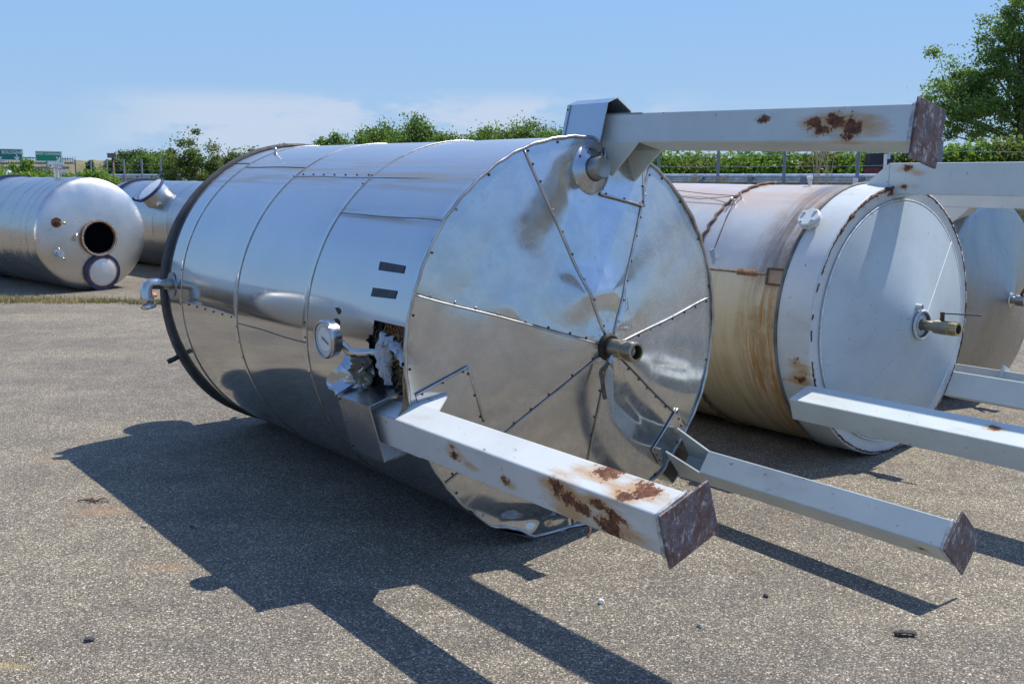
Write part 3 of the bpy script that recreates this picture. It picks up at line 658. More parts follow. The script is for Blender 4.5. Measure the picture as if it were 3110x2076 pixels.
# elbow pipe at the far end, on a round backing flange
b_ = MB().lathe([(0.0, 0.085), (0.006, 0.085), (0.006, 0.0)], (-0.996, 0.075, -2.99), (-1, 0.05, 0), 32); b_.build('pipe_flange', HOOD, t1, True, T1.off, auto=30)
eb = MB().tube([(-0.98, 0.080, -3.01), (-1.08, 0.086, -3.012), (-1.125, 0.088, -3.015), (-1.150, 0.075, -3.015), (-1.162, 0.045, -3.01), (-1.165, 0.0, -3.0), (-1.157, -0.055, -2.99)], 0.038, 16).build('elbow_pipe', PIPE, t1, True, T1.off)
MB().lathe([(0, 0.040), (0.0, 0.046), (0.016, 0.046), (0.016, 0.0)], (-1.165, 0.0, -2.997), (0.16, -0.98, 0.08), 20).build('pipe_collar', PIPE, eb, True, auto=30)
MB().lathe([(0, 0.038), (0.0, 0.050), (0.022, 0.052), (0.03, 0.044), (0.03, 0.0)], (-1.160, -0.042, -2.992), (0.16, -0.98, 0.08), 20).build('pipe_cap', PIPE, eb, True, auto=30)
MB().tube([(-0.9, -0.42, -3.12), (-0.95, -0.45, -3.13), (-1.0, -0.47, -3.14)], 0.018, 8).build('side_stub', BLACK, t1, True, T1.off)
MB().tube([(-0.35, 0.93, -2.7), (-0.353, 0.985, -2.7)], 0.012, 8).build('top_stub', PIPE, t1, True, T1.off)

# capped nozzle on the end, with its round collar
nc = Vector((0.049, 0.843, coneface(0.049, 0.843))); nn = Vector((0.05, 0.16, 1)).normalized()
cf = MB().lathe([(-0.004, 0.118), (0.004, 0.120), (0.010, 0.112), (0.030, 0.066), (0.036, 0.060)], nc, nn, 40).build('nozzle_collar', HOOD, t1, True, T1.off)
MB().tube([nc + nn * 0.004 + Vector((0.115 * math.cos(k * 0.1571), 0.115 * math.sin(k * 0.1571), -0.115 * math.sin(k * 0.1571) * 0.16)) for k in range(40)], 0.006, 6, closed=True).build('collar_bead', STRIP, cf, True)
MB().lathe([(0.0, 0.057), (0.088, 0.055), (0.096, 0.050), (0.097, 0.0)], nc, nn, 32).build('nozzle_cap', SILVD, t1, True, T1.off, auto=35)
MB().lathe([(0.0, 0.062), (0.034, 0.0625), (0.034, 0.055)], nc + nn * 0.001, nn, 32).build('painted_gap', VOID, t1, True, T1.off)  # dark sleeve painted as the shade in the gap round the cap
for k in range(9):
    p = nc + Vector((0.100 * math.cos(k * 0.698 + .3), 0.100 * math.sin(k * 0.698 + .3), 0.012)); screw(p, nn, rusty=True)

# sheet patches round the leg roots, laid on the cone
def conepatch(name, poly, lift, mat, strips):
    P = [Vector((x, y, 0)) for x, y in poly]; c = sum(P, Vector()) / len(P); V = []; N = 8
    if len(P) == 4:
        V, F = grid(lin(0, 1, N), lin(0, 1, N), lambda u, v: (lambda q: (q.x, q.y, coneface(q.x, q.y) + lift))((P[0] * (1 - u) + P[1] * u) * (1 - v) + (P[3] * (1 - u) + P[2] * u) * v))
    o = mesh(name, V, F, mat, t1, True, T1.off)
    for i, j in strips:
        pts = []
        for t in lin(0, 1, 12):
            q = P[i] * (1 - t) + P[j] * t; pts.append((q.x, q.y, coneface(q.x, q.y) + lift + 0.002))
        MB().tube(pts, 0.006, 5).build('patch_edge', STRIP, o, True)
        for t in (0.08, 0.5, 0.92):
            q = P[i] * (1 - t) + P[j] * t; q = q * 0.93 + c * 0.07; screw((q.x, q.y, coneface(q.x, q.y) + lift), cnorm(q.x, q.y), o, (0, 0, 0), True)
    return o
conepatch('patch_sheet', [(0.156, 0.961), (0.102, 0.727), (0.386, 0.662), (0.42, 0.86)], 0.008, ENDM, [(0, 1), (1, 2), (2, 3)])
conepatch('patch_sheet', [(-0.721, -0.041), (-0.963, -0.153), (-0.88, -0.40), (-0.638, -0.308)], 0.010, ENDM, [(0, 1), (3, 0)])
conepatch('patch_sheet', [(0.682, -0.435), (0.498, -0.636), (0.59, -0.735), (0.765, -0.555)], 0.006, ENDM, [(0, 1), (0, 3), (1, 2)])

# outlet ball valve
hub = Vector((0, 0, 0.225)); ax = Vector((0, 0, 1))
MB().lathe([(0.0, 0.070), (0.02, 0.066), (0.03, 0.056), (0.03, 0.03)], hub, ax, 24).build('hub_opening', simple('hub_black', (0.03, 0.02, 0.018), 0.7, 0.2, 0.5, 30), t1, True, T1.off, auto=30)
vb = MB().lathe([(0.0, 0.040), (0.03, 0.050), (0.10, 0.052), (0.13, 0.047), (0.17, 0.047), (0.175, 0.056), (0.20, 0.058), (0.235, 0.056), (0.24, 0.050), (0.24, 0.040), (0.19, 0.038), (0.18, 0.028), (0.16, 0.028)], hub, ax, 32).build('outlet_valve', VALVE, t1, True, T1.off, auto=35)
MB().lathe([(0, 0.0), (0.0, 0.040)], hub + ax * 0.165, ax, 24).build('valve_bore', VOID, vb)
MB().lathe([(0.0, 0.045), (0.004, 0.057), (0.014, 0.058), (0.02, 0.045)], hub + ax * 0.135, ax, 8).build('hex_collar', BRASS, vb)
MB().lathe([(0, 0.020), (0.03, 0.020), (0.03, 0.013), (0.045, 0.013), (0.045, 0.0)], hub + Vector((-0.035, -0.04, 0.085)), (-0.62, -0.78, 0.1), 6).build('valve_stem', PIPE, vb)
hp = [hub + Vector((-0.062, -0.070, 0.085)), hub + Vector((-0.075, -0.095, 0.075)), hub + Vector((-0.085, -0.125, 0.045)), hub + Vector((-0.062, -0.285, 0.060))]
b_ = MB()
for i in range(3):
    p, q2 = hp[i], hp[i + 1]; d = (q2 - p).normalized(); s_ = d.cross(Vector((-0.65, 0.12, 0.74))).normalized() * 0.012; nn_ = d.cross(s_).normalized() * 0.003
    b_.hexa([p - s_ - nn_, p + s_ - nn_, p + s_ + nn_, p - s_ + nn_], [q2 - s_ - nn_, q2 + s_ - nn_, q2 + s_ + nn_, q2 - s_ + nn_])
b_.build('valve_handle', simple('dull_handle', (0.10, 0.085, 0.065), 0.7, 0.1, 0.35, 20), vb)

vb.scale = (0.86, 0.86, 0.86); vb.location = Vector(T1.off) + hub * 0.14
# three painted box legs
def V3(p): return Vector(p)
def make_leg(A0, ends, Pl, tips, tk, inner, mat, back=0.0, gmat=None):
    """A0: one root edge; ends: A, B, C at the foot; inner: the two edges that face the vessel axis"""
    A1, B1, C1 = map(V3, ends); D1 = A1 + C1 - B1; A0 = V3(A0); d = A0 - A1
    E1 = [A1, B1, C1, D1]; E0 = [p + d for p in E1]
    def at(i, t): return E0[i] + (E1[i] - E0[i]) * t
    i0, i1 = inner; o0, o1 = [(i1 + 2) % 4 if (i1 + 2) % 4 not in inner else None, None][0], None
    outer = [k for k in range(4) if k not in inner]
    # outer edge adjoining each inner edge
    adj = {}
    for k in inner:
        adj[k] = [q for q in ((k + 1) % 4, (k - 1) % 4) if q in outer][0]
    leg = MB().hexa([at(k, tk) for k in range(4)], [at(k, 1.0) for k in range(4)]).build('leg', mat, t1, False, T1.off, bevel=0.007)
    bm = bmesh.new(); bm.from_mesh(leg.data); bmesh.ops.recalc_face_normals(bm, faces=bm.faces)
    bw = bm.edges.layers.float.new('bevel_weight_edge')
    for e_ in bm.edges: e_[bw] = 1.0 if abs(e_.verts[0].co.z - e_.verts[1].co.z) > 0.5 else 0.0
    bm.to_mesh(leg.data); bm.free(); leg.modifiers['bevel'].limit_method = 'WEIGHT'
    inn = (at(i0, 0) + at(i1, 0)) / 2 - (at(adj[i0], 0) + at(adj[i1], 0)) / 2; inn.normalize()
    cen = (at(0, .1) + at(1, .1) + at(2, .1) + at(3, .1)) / 4
    for k, tp in ((i0, tips[0]), (i1, tips[1])):
        poly = [at(adj[k], -back), at(k, -back), V3(tp), at(k, tk), at(adj[k], tk)] if back else [at(adj[k], 0), V3(tp), at(k, tk), at(adj[k], tk)]
        nrm = (poly[1] - poly[0]).cross(poly[-1] - poly[0])
        if nrm.dot(cen - poly[0]) < 0: nrm = -nrm
        V, F = plate(poly, 0.009, nrm); mesh('gusset', V, F, gmat or mat, leg)
    poly = [at(outer[0], -back), at(outer[1], -back), at(outer[1], tk), at(outer[0], tk)]
    nrm = inn; V, F = plate([p + inn * 0.0 for p in poly], 0.009, nrm); mesh('channel_back', V, F, gmat or mat, leg)
    Pq = [V3(p) for p in Pl]; n = Vector((0, 0, 1)); V, F = plate(Pq, 0.012, n)
    fo = mesh('foot_plate', V, F, PLATE, leg, bevel=0.002)
    cs_ = [at(k, 0.998) for k in range(4)]; wp = []
    for k in range(4):
        for t in lin(0, 1, 7)[:-1]: wp.append(cs_[k] * (1 - t) + cs_[(k + 1) % 4] * t + Vector((rnd.uniform(-.002, .002), rnd.uniform(-.002, .002), 0)))
    MB().tube(wp, 0.0065, 5, closed=True).build('weld', WELD, leg, True)
    c = sum(Pq, Vector()) / 4 + Vector((0, 0, 0.0125))
    for f_, g_ in ((0.72, 0.0),):
        hole = MB().lathe([(0, 0.0), (0, 0.010)], c + (Pq[2] - c) * 0.62, (0, 0, 1), 12).build('painted_bolt_hole', VOID, fo)  # dark disc on the plate, painted as the shade of a hole
    return leg, E0, E1
L1M = mat_paint('leg_paint_top', [((0.155, 1.040, 1.36), 0.062), ((0.155, 1.005, 1.43), 0.058), ((0.155, 1.0, 1.30), 0.042), ((0.155, 1.025, 1.25), 0.045), ((0.155, 1.055, 0.99), 0.035), ((0.155, 0.975, 1.41), 0.045)], [((0.155, 1.01, 1.50), 0.12)], seed=1.0)
make_leg((0.168, 1.118, 0.03), [(0.165, 1.088, 1.683), (0.141, 0.949, 1.683), (0.303, 0.910, 1.683)],
         [(0.1744, 1.1131, 1.683), (0.3630, 1.0675, 1.683), (0.3152, 0.8507, 1.683), (0.1394, 0.8914, 1.683)], [(0.187, 0.812, 0.03), (0.345, 0.778, 0.03)], 0.14, (1, 2), L1M, back=0.10)
L2M = mat_paint('leg_paint_left', [((-1.00, -0.185, 1.335), 0.075), ((-1.03, -0.198, 1.53), 0.085), ((-1.08, -0.215, 1.49), 0.05), ((-1.085, -0.310, 0.48), 0.040), ((-1.098, -0.275, 0.48), 0.030), ((-1.082, -0.335, 0.84), 0.032),
                                   ((-1.098, -0.262, 1.16), 0.060), ((-1.088, -0.300, 1.22), 0.060), ((-1.084, -0.318, 1.28), 0.055), ((-1.095, -0.275, 1.38), 0.045), ((-1.078, -0.342, 1.43), 0.085), ((-1.088, -0.30, 1.45), 0.06)],
                [((-1.075, -0.36, 1.48), 0.17), ((-1.08, -0.35, 1.24), 0.12), ((-1.085, -0.33, 0.59), 0.07)], base=(0.60, 0.62, 0.60), seed=2.0)
make_leg((-0.956, -0.190, 0.03), [(-0.979, -0.176, 1.675), (-1.110, -0.228, 1.675), (-1.071, -0.376, 1.675)],
         [(-0.8873, -0.1510, 1.675), (-0.8273, -0.3357, 1.675), (-1.0542, -0.4160, 1.675), (-1.1103, -0.2279, 1.675)], [(-0.795, -0.151, 0.04), (-0.760, -0.30, 0.05)], 0.10, (0, 3), L2M, back=0.12)
L3M = mat_paint('leg_paint_right', [((0.64, -0.77, 1.56), 0.02)], seed=3.0)
make_leg((0.731, -0.633, 0.03), [(0.658, -0.609, 1.682), (0.584, -0.721, 1.682), (0.679, -0.812, 1.682)],
         [(0.7152, -0.5817, 1.682), (0.8747, -0.7316, 1.682), (0.7476, -0.8732, 1.682), (0.5841, -0.7207, 1.682)], [(0.700, -0.545, 0.05), (0.608, -0.667, 0.05)], 0.14, (0, 1), L3M)
# folded hoods over the leg roots
def hood(prof, e0, e1, mat=HOOD, back=True, shift=(0, 0)):
    V = []; n = len(prof)
    for (x, y) in prof: V.append((x, y, e0))
    for (x, y) in prof: V.append((x + shift[0], y + shift[1], e1))
    F = [(i, i + 1, i + 1 + n, i + n) for i in range(n - 1)]
    if back: F.append(tuple(range(n, 2 * n)))
    o = mesh('leg_hood', V, F, mat, t1, False, T1.off); s_ = o.modifiers.new('t', 'SOLIDIFY'); s_.thickness = 0.003
    MB().tube([(x, y, e0) for x, y in prof], 0.0035, 5).build('folded_edge', STRIP, o)
    MB().tube([(x + shift[0] - 0.004, y + shift[1], e1 + 0.025) for x, y in prof[:2]], 0.003, 5).build('folded_edge', STRIP, o)
    return o
h = hood([(0.080, 0.975), (0.128, 1.168), (0.194, 1.193), (0.285, 1.135), (0.335, 0.94)], 0.06, -0.24)
for p in ((0.122, 1.145, -0.225), (0.092, 1.01, -0.225)): screw(Vector(p) + Vector((-0.004, 0, 0)), (-1, 0.2, 0), h, (0, 0, 0), True)
h = hood([(-0.92, -0.115), (-0.965, -0.150), (-1.142, -0.200), (-1.068, -0.468), (-0.92, -0.44)], -0.085, -0.385, back=False)
for p in ((-1.135, -0.215, -0.365), (-1.10, -0.33, -0.365), (-1.07, -0.45, -0.365)): screw(Vector(p) + Vector((-0.006, 0, 0)), (-1, 0, 0), h, (0, 0, 0), True)
V, F = plate([(-1.14, -0.165, -0.45), (-0.985, -0.11, -0.45), (-0.985, -0.12, -0.37), (-1.145, -0.19, -0.37)], 0.003, (0, 1, 0)); mesh('hood_flange', V, F, HOOD, t1, False, T1.off)
h = hood([(0.62, -0.785), (0.735, -0.885), (0.89, -0.73), (0.80, -0.60)], -0.01, -0.22, back=False)

# white plastic bag hanging out of the opening
def bagf(u, v):
    e = -0.205 + 0.070 * (u - 0.5) * (1 - 0.6 * v * v + 0.15 * math.sin(v * 9)) + 0.015 * v + 0.006 * math.sin(v * 13)
    y = 0.098 - 0.235 * v + 0.012 * math.sin(u * 6.3) * (1 - v)
    f = math.sin(math.pi * u) ** 0.5
    x = -0.965 - 0.055 * f * math.sin(math.pi * min(1, v * 1.08 + 0.05)) ** 0.5 - 0.012 * math.sin(u * 24 + math.sin(v * 7) * 1.5) - 0.004 * math.sin(u * 9 - v * 23) - 0.004 * math.sin(v * 31 + u * 5) - 0.02 * v
    return (x, y, e)
V, F = grid(lin(0, 1, 34), lin(0, 1, 34), bagf)
V2, F2 = grid(lin(0, 1, 14), lin(0, 1, 12), lambda u, v: (-0.955 - 0.05 * math.sin(math.pi * v) - 0.008 * math.sin(u * 17 + v * 9), 0.075 - 0.02 * u - 0.09 * v * (0.4 + 0.6 * u) - 0.03 * u, -0.15 + 0.125 * u))
b_ = MB().add(V, F).add(V2, F2)
bag = b_.build('plastic_bag', BAG, None, True); T1.place(bag); s_ = bag.modifiers.new('t', 'SOLIDIFY'); s_.thickness = 0.002
tag(bag, 'crumpled white plastic bag hanging out of the torn opening in the polished tank', 'plastic bag')

# ------------------------------------------------------------ the white painted vessel
T2 = Frame((2.467, 6.607, 0.8705), -37.14, 0.8705)
t2 = T2.root('white_tank'); R2 = 0.8705
tag(t2, 'rust-stained white painted tank on its side with a flat pale round end', 'storage tank')
LOW2 = T2.low
WP = mat_paint('skirt_paint', [((-0.83, -0.18, -0.10), 0.05), ((-0.82, -0.24, -0.06), 0.04), ((-0.82, -0.30, -0.09), 0.045), ((-0.64, 0.56, -0.16), 0.03), ((-0.83, 0.1, -0.24), 0.02)], [((-0.83, -0.2, -0.1), 0.1)], base=(0.58, 0.61, 0.60), seed=5.0)
def cyl(name, r, e0, e1, mat, fr, root, low, a0=0, a1=360, n=120, ne=8, amp=0.001):
    V, F = grid(lin(a0, a1, n), lin(e0, e1, ne), lambda a, e: clampy((*polar(a, r + amp * math.sin(R(a) * 5 + e * 3)), e), low))
    return mesh(name, V, F, mat, root, True, fr.off)
cyl('shell', R2 - 0.004, -3.1, -0.22, mat_white_shell(), T2, t2, LOW2, ne=40, amp=0.003)
cyl('skirt_band', R2 + 0.004, -0.245, -0.002, WP, T2, t2, LOW2)
MB().tube([clampy((*polar(i * 3, R2 + 0.008), -0.245), LOW2) for i in range(120)], 0.011, 6, closed=True).build('skirt_edge', simple('dark_skirt_edge', (0.13, 0.13, 0.12), 0.7, 0, 0.4, 9), t2, True, T2.off)
V, F = grid(lin(0, 360, 120), lin(0, 90, 8), lambda a, q: clampy((*polar(a, (R2 - .004) * math.cos(R(q))), -3.1 - 0.25 * math.sin(R(q))), LOW2)); mesh('dished_head', V, F, SILV, t2, True, T2.off)
V, F = grid(lin(0, 360, 120), [0, 1, 2, 3, 4], lambda a, k: clampy((*polar(a, [R2 + 0.004, R2 + 0.001, R2 - 0.012, 0.815, 0.779][int(k)]), [-0.006, 0.002, 0.004, 0.002, -0.002][int(k)]), LOW2)); mesh('end_ring', V, [tuple(reversed(f)) for f in F], WP, t2, True, T2.off)
# rusted weld round the rim, in short ragged runs
b_ = MB(); a = 62.0
while a < 62 + 360:
    ln = rnd.uniform(1.2, 5.5) ; w_ = rnd.uniform(0.0045, 0.009) * (1.5 if 90 < a % 360 < 135 else 1.0)
    if not (150 < a % 360 < 186 and rnd.random() < 0.35):
        b_.tube([(*polar(q, 0.858 + rnd.uniform(-0.004, 0.004)), 0.003) for q in lin(a, a + ln, 3)], [w_, w_ * rnd.uniform(0.6, 1.4), w_, w_ * 0.6], 5)
    a += ln + rnd.uniform(-0.6, 0.7)
b_.V = [clampy(v, LOW2) for v in b_.V]
b_.build('rusted_weld', RUSTD, t2, False, T2.off)['kind'] = 'stuff'
V, F = plate([(*polar(a, 0.858), 0.005) for a in lin(93, 108, 6)] + [(*polar(a, 0.815), 0.004) for a in lin(108, 93, 6)], 0.002, (0, 0, 1)); mesh('flaking_patch', V, F, mat_paint('flaked', [((-0.1, 0.835, 0.004), 0.14)], seed=8.0), t2, False, T2.off)
FP = mat_paint('end_paint', [((0.1, -0.3, 0.15), 0.006)], base=(0.50, 0.57, 0.59), seed=6.0)
K2 = 0.25
V, F = grid(lin(0, 360, 120), [0.0, 0.02, 0.04] + lin(0.08, 1, 14), lambda a, t: (lambda r: clampy((*polar(a, r), (0.012 + K2 * (0.779 - r)) if r < 0.776 else 0.0), LOW2))(0.780 - 0.744 * t)); mesh('cone_end', V, F, FP, t2, True, T2.off, auto=25)
b_ = MB().tube([(*polar(i * 3, 0.777), 0.010) for i in range(120)], 0.005, 5, closed=True); b_.build('white_weld', simple('white_weld', (0.70, 0.72, 0.70), 0.6, 0, 0.2, 50, 0.8), t2, True, T2.off)
for a_, w_ in ((39, 0.003), (227, 0.0016)):
    MB().tube([(*polar(a_, r), 0.012 + K2 * (0.779 - r) + 0.001) for r in lin(0.07, 0.775, 20)], w_, 4).build('cone_seam', simple('seam_weld', (0.66, 0.68, 0.67), 0.6, 0, 0.1, 30), t2, True, T2.off)
# outlet with flange ring, stub pipe and ball valve
z0 = 0.012 + K2 * 0.705
fo = MB().lathe([(0.0, 0.088), (0.02, 0.088), (0.02, 0.076), (-0.01, 0.074), (-0.01, 0.0)], (0.0, 0.0, z0), (0, 0, 1), 36).build('outlet_flange', simple('dark_flange', (0.16, 0.16, 0.17), 0.4, 0.7, 0.3, 20), t2, True, T2.off, auto=30)
MB().tube([(*polar(i * 12, 0.088), z0 + 0.014) for i in range(30)], 0.009, 6, closed=True).build('flange_lip', WP, fo, True)
vb2 = MB().lathe([(0, 0.032), (0.10, 0.032), (0.10, 0.043), (0.16, 0.046), (0.19, 0.043), (0.19, 0.036), (0.24, 0.036), (0.24, 0.0)], (0, 0, z0), (0, 0, 1), 24).build('outlet_valve', VALVE, t2, True, T2.off, auto=30)
MB().lathe([(0.19, 0.044), (0.225, 0.046), (0.255, 0.042), (0.255, 0.030), (0.22, 0.028)], (0, 0, z0), (0, 0, 1), 12).build('brass_coupling', BRASS, vb2, False)
MB().lathe([(0.24, 0.0), (0.241, 0.029)], (0, 0, z0), (0, 0, 1), 12).build('valve_bore', VOID, vb2)
MB().lathe([(0, 0.015), (0.075, 0.013), (0.075, 0.0)], (0, 0.02, z0 + 0.145), (0, 1, 0), 8).build('valve_stem', RUSTD, vb2)
MB().hexa([(-0.01, 0.083, z0 + .13), (0.012, 0.083, z0 + .13), (0.012, 0.090, z0 + .13), (-0.01, 0.090, z0 + .13)], [(0.05, 0.088, z0 + .36), (0.072, 0.088, z0 + .36), (0.072, 0.096, z0 + .36), (0.05, 0.096, z0 + .36)]).build('valve_handle', BLACK, vb2, False, bevel=0.003)
MB().lathe([(0, 0.019), (0.055, 0.018), (0.055, 0.011), (0.03, 0.010), (0.03, 0.0)], (-0.03, 0.115, z0 - 0.03), (0, 0, 1), 16).build('stub_pipe', WP, t2, True, T2.off, auto=30)
# bolted blind flange on the skirt
fd = Vector((*polar(133.5, 1), 0)); fc = Vector((*polar(133.5, R2), -0.215))
bf = MB().lathe([(0, 0.048), (0.030, 0.048), (0.030, 0.070), (0.046, 0.071), (0.048, 0.066), (0.050, 0.072), (0.066, 0.072), (0.070, 0.066), (0.070, 0.0)], fc, fd, 32).build('blind_flange', WP, t2, True, T2.off, auto=30)
tu = fd.cross(Vector((0, 0, 1))).normalized()
for k in range(4):
    c = fc + (tu * math.cos(k * 1.5708 + .6) + Vector((0, 0, 1)) * math.sin(k * 1.5708 + .6)) * 0.054
    MB().lathe([(0.01, 0.010), (0.026, 0.010), (0.026, 0.006), (0.088, 0.006)][:2], c, fd, 6, True, True).build('bolt', WP, bf)
    MB().lathe([(0.068, 0.012), (0.082, 0.012)], c, fd, 6, True, True).build('bolt', WP, bf)
# ring angle, weld bead, label frame, wires
MB().tube([clampy((*polar(a_, R2 + 0.006), -1.02 + 0.012 * math.sin(a_)), LOW2) for a_ in lin(88, 290, 90)], 0.011, 6).build('ring_angle', simple('rusty_ring', (0.17, 0.10, 0.065), 0.8, 0.1, 0.5, 14, 0.5), t2, True, T2.off)
MB().tube([(*polar(158.4, R2 + 0.001), e) for e in lin(-1.0, -0.40, 30)], 0.006, 6).build('lengthwise_weld', simple('brown_weld', (0.19, 0.13, 0.09), 0.8, 0.1, 0.5, 30, 0.7), t2, True, T2.off)
b_ = MB()
for i in range(9):
    b_.tube([(*polar(157.2 + rnd.uniform(-.3, .3), R2 + .002), -0.62 + i * 0.018), (*polar(159.6, R2 + .004), -0.612 + i * 0.018)], 0.006, 5)
b_.build('weld_lump', RUSTO, t2, True, T2.off)
fr_ = [(155.8, -0.385), (155.8, -0.255), (162.4, -0.25), (162.4, -0.37)]
b_ = MB()
for i in range(4):
    (a_, e_), (a2_, e2_) = fr_[i], fr_[(i + 1) % 4]; b_.tube([(*polar(a_ + (a2_ - a_) * t, R2 + 0.006), e_ + (e2_ - e_) * t) for t in lin(0, 1, 6)], 0.0065, 5)
b_.build('label_frame', simple('brown_frame', (0.13, 0.08, 0.06), 0.7, 0.2, 0.3, 20), t2, False, T2.off)
wm = simple('old_wire', (0.20, 0.19, 0.18), 0.6, 0.5, 0.3, 20)
MB().tube([(*polar(118.5, R2 + 0.03), -0.95), (*polar(124, R2 + 0.035), -0.93), (*polar(132, R2 + 0.03), -0.90), (*polar(141, R2 + 0.022), -0.87), (*polar(149, R2 + 0.02), -0.86)], 0.0035, 5).build('wire', RUSTD, t2, True, T2.off)
for e_, a_ in ((-1.7, 112), (-1.75, 117)):
    MB().tube([(*polar(a_, R2 + 0.02), e_), (*polar(a_ + 3, R2 + 0.012), -1.3), (*polar(119, R2 + 0.035), -0.96)], 0.0028, 5).build('wire', wm, t2, True, T2.off)
MB().tube([(*polar(117, R2), -0.96), (*polar(117, R2 + 0.05), -0.96)], 0.008, 6).tube([(*polar(120, R2), -0.99), (*polar(120.5, R2 + 0.035), -0.99), (*polar(122, R2 + 0.04), -0.98)], 0.008, 6).build('wire_hook', GALV, t2, False, T2.off)
MB().box((0, 0, 0), (0.03, 0.10, 0.012), Matrix.Rotation(R(20), 3, 'Z')).build('hook_plate', GALV, t2, False, Vector(T2.off) + Vector((*polar(153, R2 + 0.02), -0.845)))
MB().tube([(*polar(97, R2), -0.62), (*polar(97, R2 + 0.05), -0.62)], 0.012, 8).lathe([(0, 0.02), (0.02, 0.02), (0.02, 0)], (*polar(97, R2 + .04), -0.62), (*polar(97, 1), 0), 8).build('top_stub', WP, t2, False, T2.off)
MB().tube([(*polar(80, R2), -0.45), (*polar(80, R2 + 0.055), -0.45)], 0.016, 8).build('top_stub', WP, t2, False, T2.off)
# legs
PA = mat_paint('white_leg_paint', [((-0.10, 0.975, 0.10), 0.035), ((-0.10, 0.86, 0.08), 0.03), ((-0.05, 0.81, 0.05), 0.03), ((-0.88, -0.345, 1.16), 0.045), ((-0.95, -0.42, 0.17), 0.02)], [((-0.09, 0.95, 0.17), 0.07), ((-0.09, 0.86, 0.16), 0.06)], seed=7.0)
def leg2(q, e0, e1, ext=None):
    o = MB().hexa([(x, y, e0) for x, y in q], [(x, y, e1) for x, y in q]).build('leg', PA, t2, False, T2.off, bevel=0.007)
    cx = sum(x for x, y in q) / 4; cy = sum(y for x, y in q) / 4
    V, F = plate([(cx + (x - cx) * 1.35, cy + (y - cy) * 1.35, e1) for x, y in q], 0.012, (0, 0, 1)); mesh('foot_plate', V, F, PLATE, o)
    if ext: V, F = ext; mesh('gusset', V, F, PA, o)
    return o
la = leg2([(-0.102, 0.813), (0.035, 0.813), (0.035, 1.006), (-0.102, 1.006)], -0.03, 1.9)
V, F = plate([(-0.102, 1.006, -0.03), (-0.102, 0.878, -0.19), (-0.102, 0.813, -0.03)], 0.132, (1, 0, 0)); mesh('root_gusset', V, F, PA, la)
V, F = plate([(-0.101, 0.813, 0.0), (-0.101, 0.785, 0.0), (-0.101, 0.813, 0.12)], 0.130, (1, 0, 0)); mesh('root_gusset', V, F, PA, la)
lb = leg2([(-0.814, -0.322), (-0.996, -0.385), (-0.950, -0.518), (-0.768, -0.455)], -0.035, 1.9)
leg2([(0.756, -0.412), (0.655, -0.570), (0.800, -0.612), (0.861, -0.452)], -0.02, 1.9)

# ------------------------------------------------------------ satin vessels: two at the left, one at the far right, one beyond the left edge
def satin_tank(name, label, C, yaw, rad, length, ribs, group=None, navy=(), mat=SILV):
    fr = Frame(C, yaw, rad); ro = fr.root(name); tag(ro, label, 'storage tank', group); low = fr.low
    def rr(e):
        r = rad
        for q in ribs: r += 0.006 * math.exp(-((e - q) / 0.018) ** 2)
        return r
    es = sorted(set(lin(-length, 0, 30) + [q + d for q in ribs for d in (-0.04, -0.025, -0.012, 0, 0.012, 0.025, 0.04)]))
    V, F = grid(lin(0, 360, 90), es, lambda a, e: clampy((*polar(a, rr(e) + 0.002 * math.sin(R(a) * 4 + e)), e), low)); mesh('shell', V, F, mat, ro, True, fr.off)
    V, F = grid(lin(0, 360, 72), lin(0, 90, 12), lambda a, q: clampy((*polar(a, rad * math.cos(R(q))), -length - 0.2 * math.sin(R(q))), low)); mesh('far_head', V, F, mat, ro, True, fr.off)
    for q in navy: MB().lathe([(-0.04, rad), (-0.04, rad + 0.045), (0.04, rad + 0.045), (0.04, rad)], (0, 0, q), (0, 0, 1), 72).build('navy_ring', NAVY, ro, True, fr.off, auto=30)
    return fr, ro
def dish(fr, ro, rad, depth, mat):
    low = fr.low
    def f(a, q):
        s_ = math.sin(R(q)); c = math.cos(R(q)); return clampy((*polar(a, rad * (1 - (1 - c) ** 1.0) if q < 90 else 0), depth * s_ ** 0.9), low)
    V, F = grid(lin(0, 360, 96), lin(0, 90, 22), f); return mesh('dished_end', V, [tuple(reversed(x)) for x in F], mat, ro, True, fr.off)
def dz(rad, depth, r): c = min(1, r / rad); return depth * math.sqrt(max(0, 1 - c * c)) ** 0.9
T3 = satin_tank('satin_tank', 'dull silver tank at the left with an open round manhole in its end', (-6.63, 16.30, 0.88), -45.0, 0.88, 4.2, [-0.28, -0.55, -0.95, -1.5, -2.1, -2.7], navy=[-3.1])
f3, t3 = T3; D3 = 0.20
dish(f3, t3, 0.88, D3, SILVH)
mc = Vector((0.03, -0.05, dz(.86, D3, .05)))
mn = MB().lathe([(-0.02, 0.285), (0.055, 0.285), (0.06, 0.245), (-0.02, 0.24)], mc, (0, 0, 1), 48).build('manhole_neck', RUSTO, t3, True, f3.off, auto=30)
MB().lathe([(0.061, 0.278), (0.066, 0.268), (0.061, 0.258)], mc, (0, 0, 1), 48).build('neck_rim', PIPE, mn, True)
MB().lathe([(0.062, 0.0), (0.062, 0.240)][::-1], mc + Vector((0, 0, -0.045)), (0, 0, 1), 48).build('manhole_dark', HOLLOW, t3, False, f3.off)  # black disc painted as the unlit inside of the manhole
for k in range(10): screw(mc + Vector((0.265 * math.cos(k * .628), 0.265 * math.sin(k * .628), 0.062)), (0, 0, 1), t3, f3.off, False).scale = (2, 2, 2)
lc = Vector((0.07, -0.585, dz(.86, D3, .58) + 0.02)); lnn = Vector((0.03, -0.12, 1)).normalized()
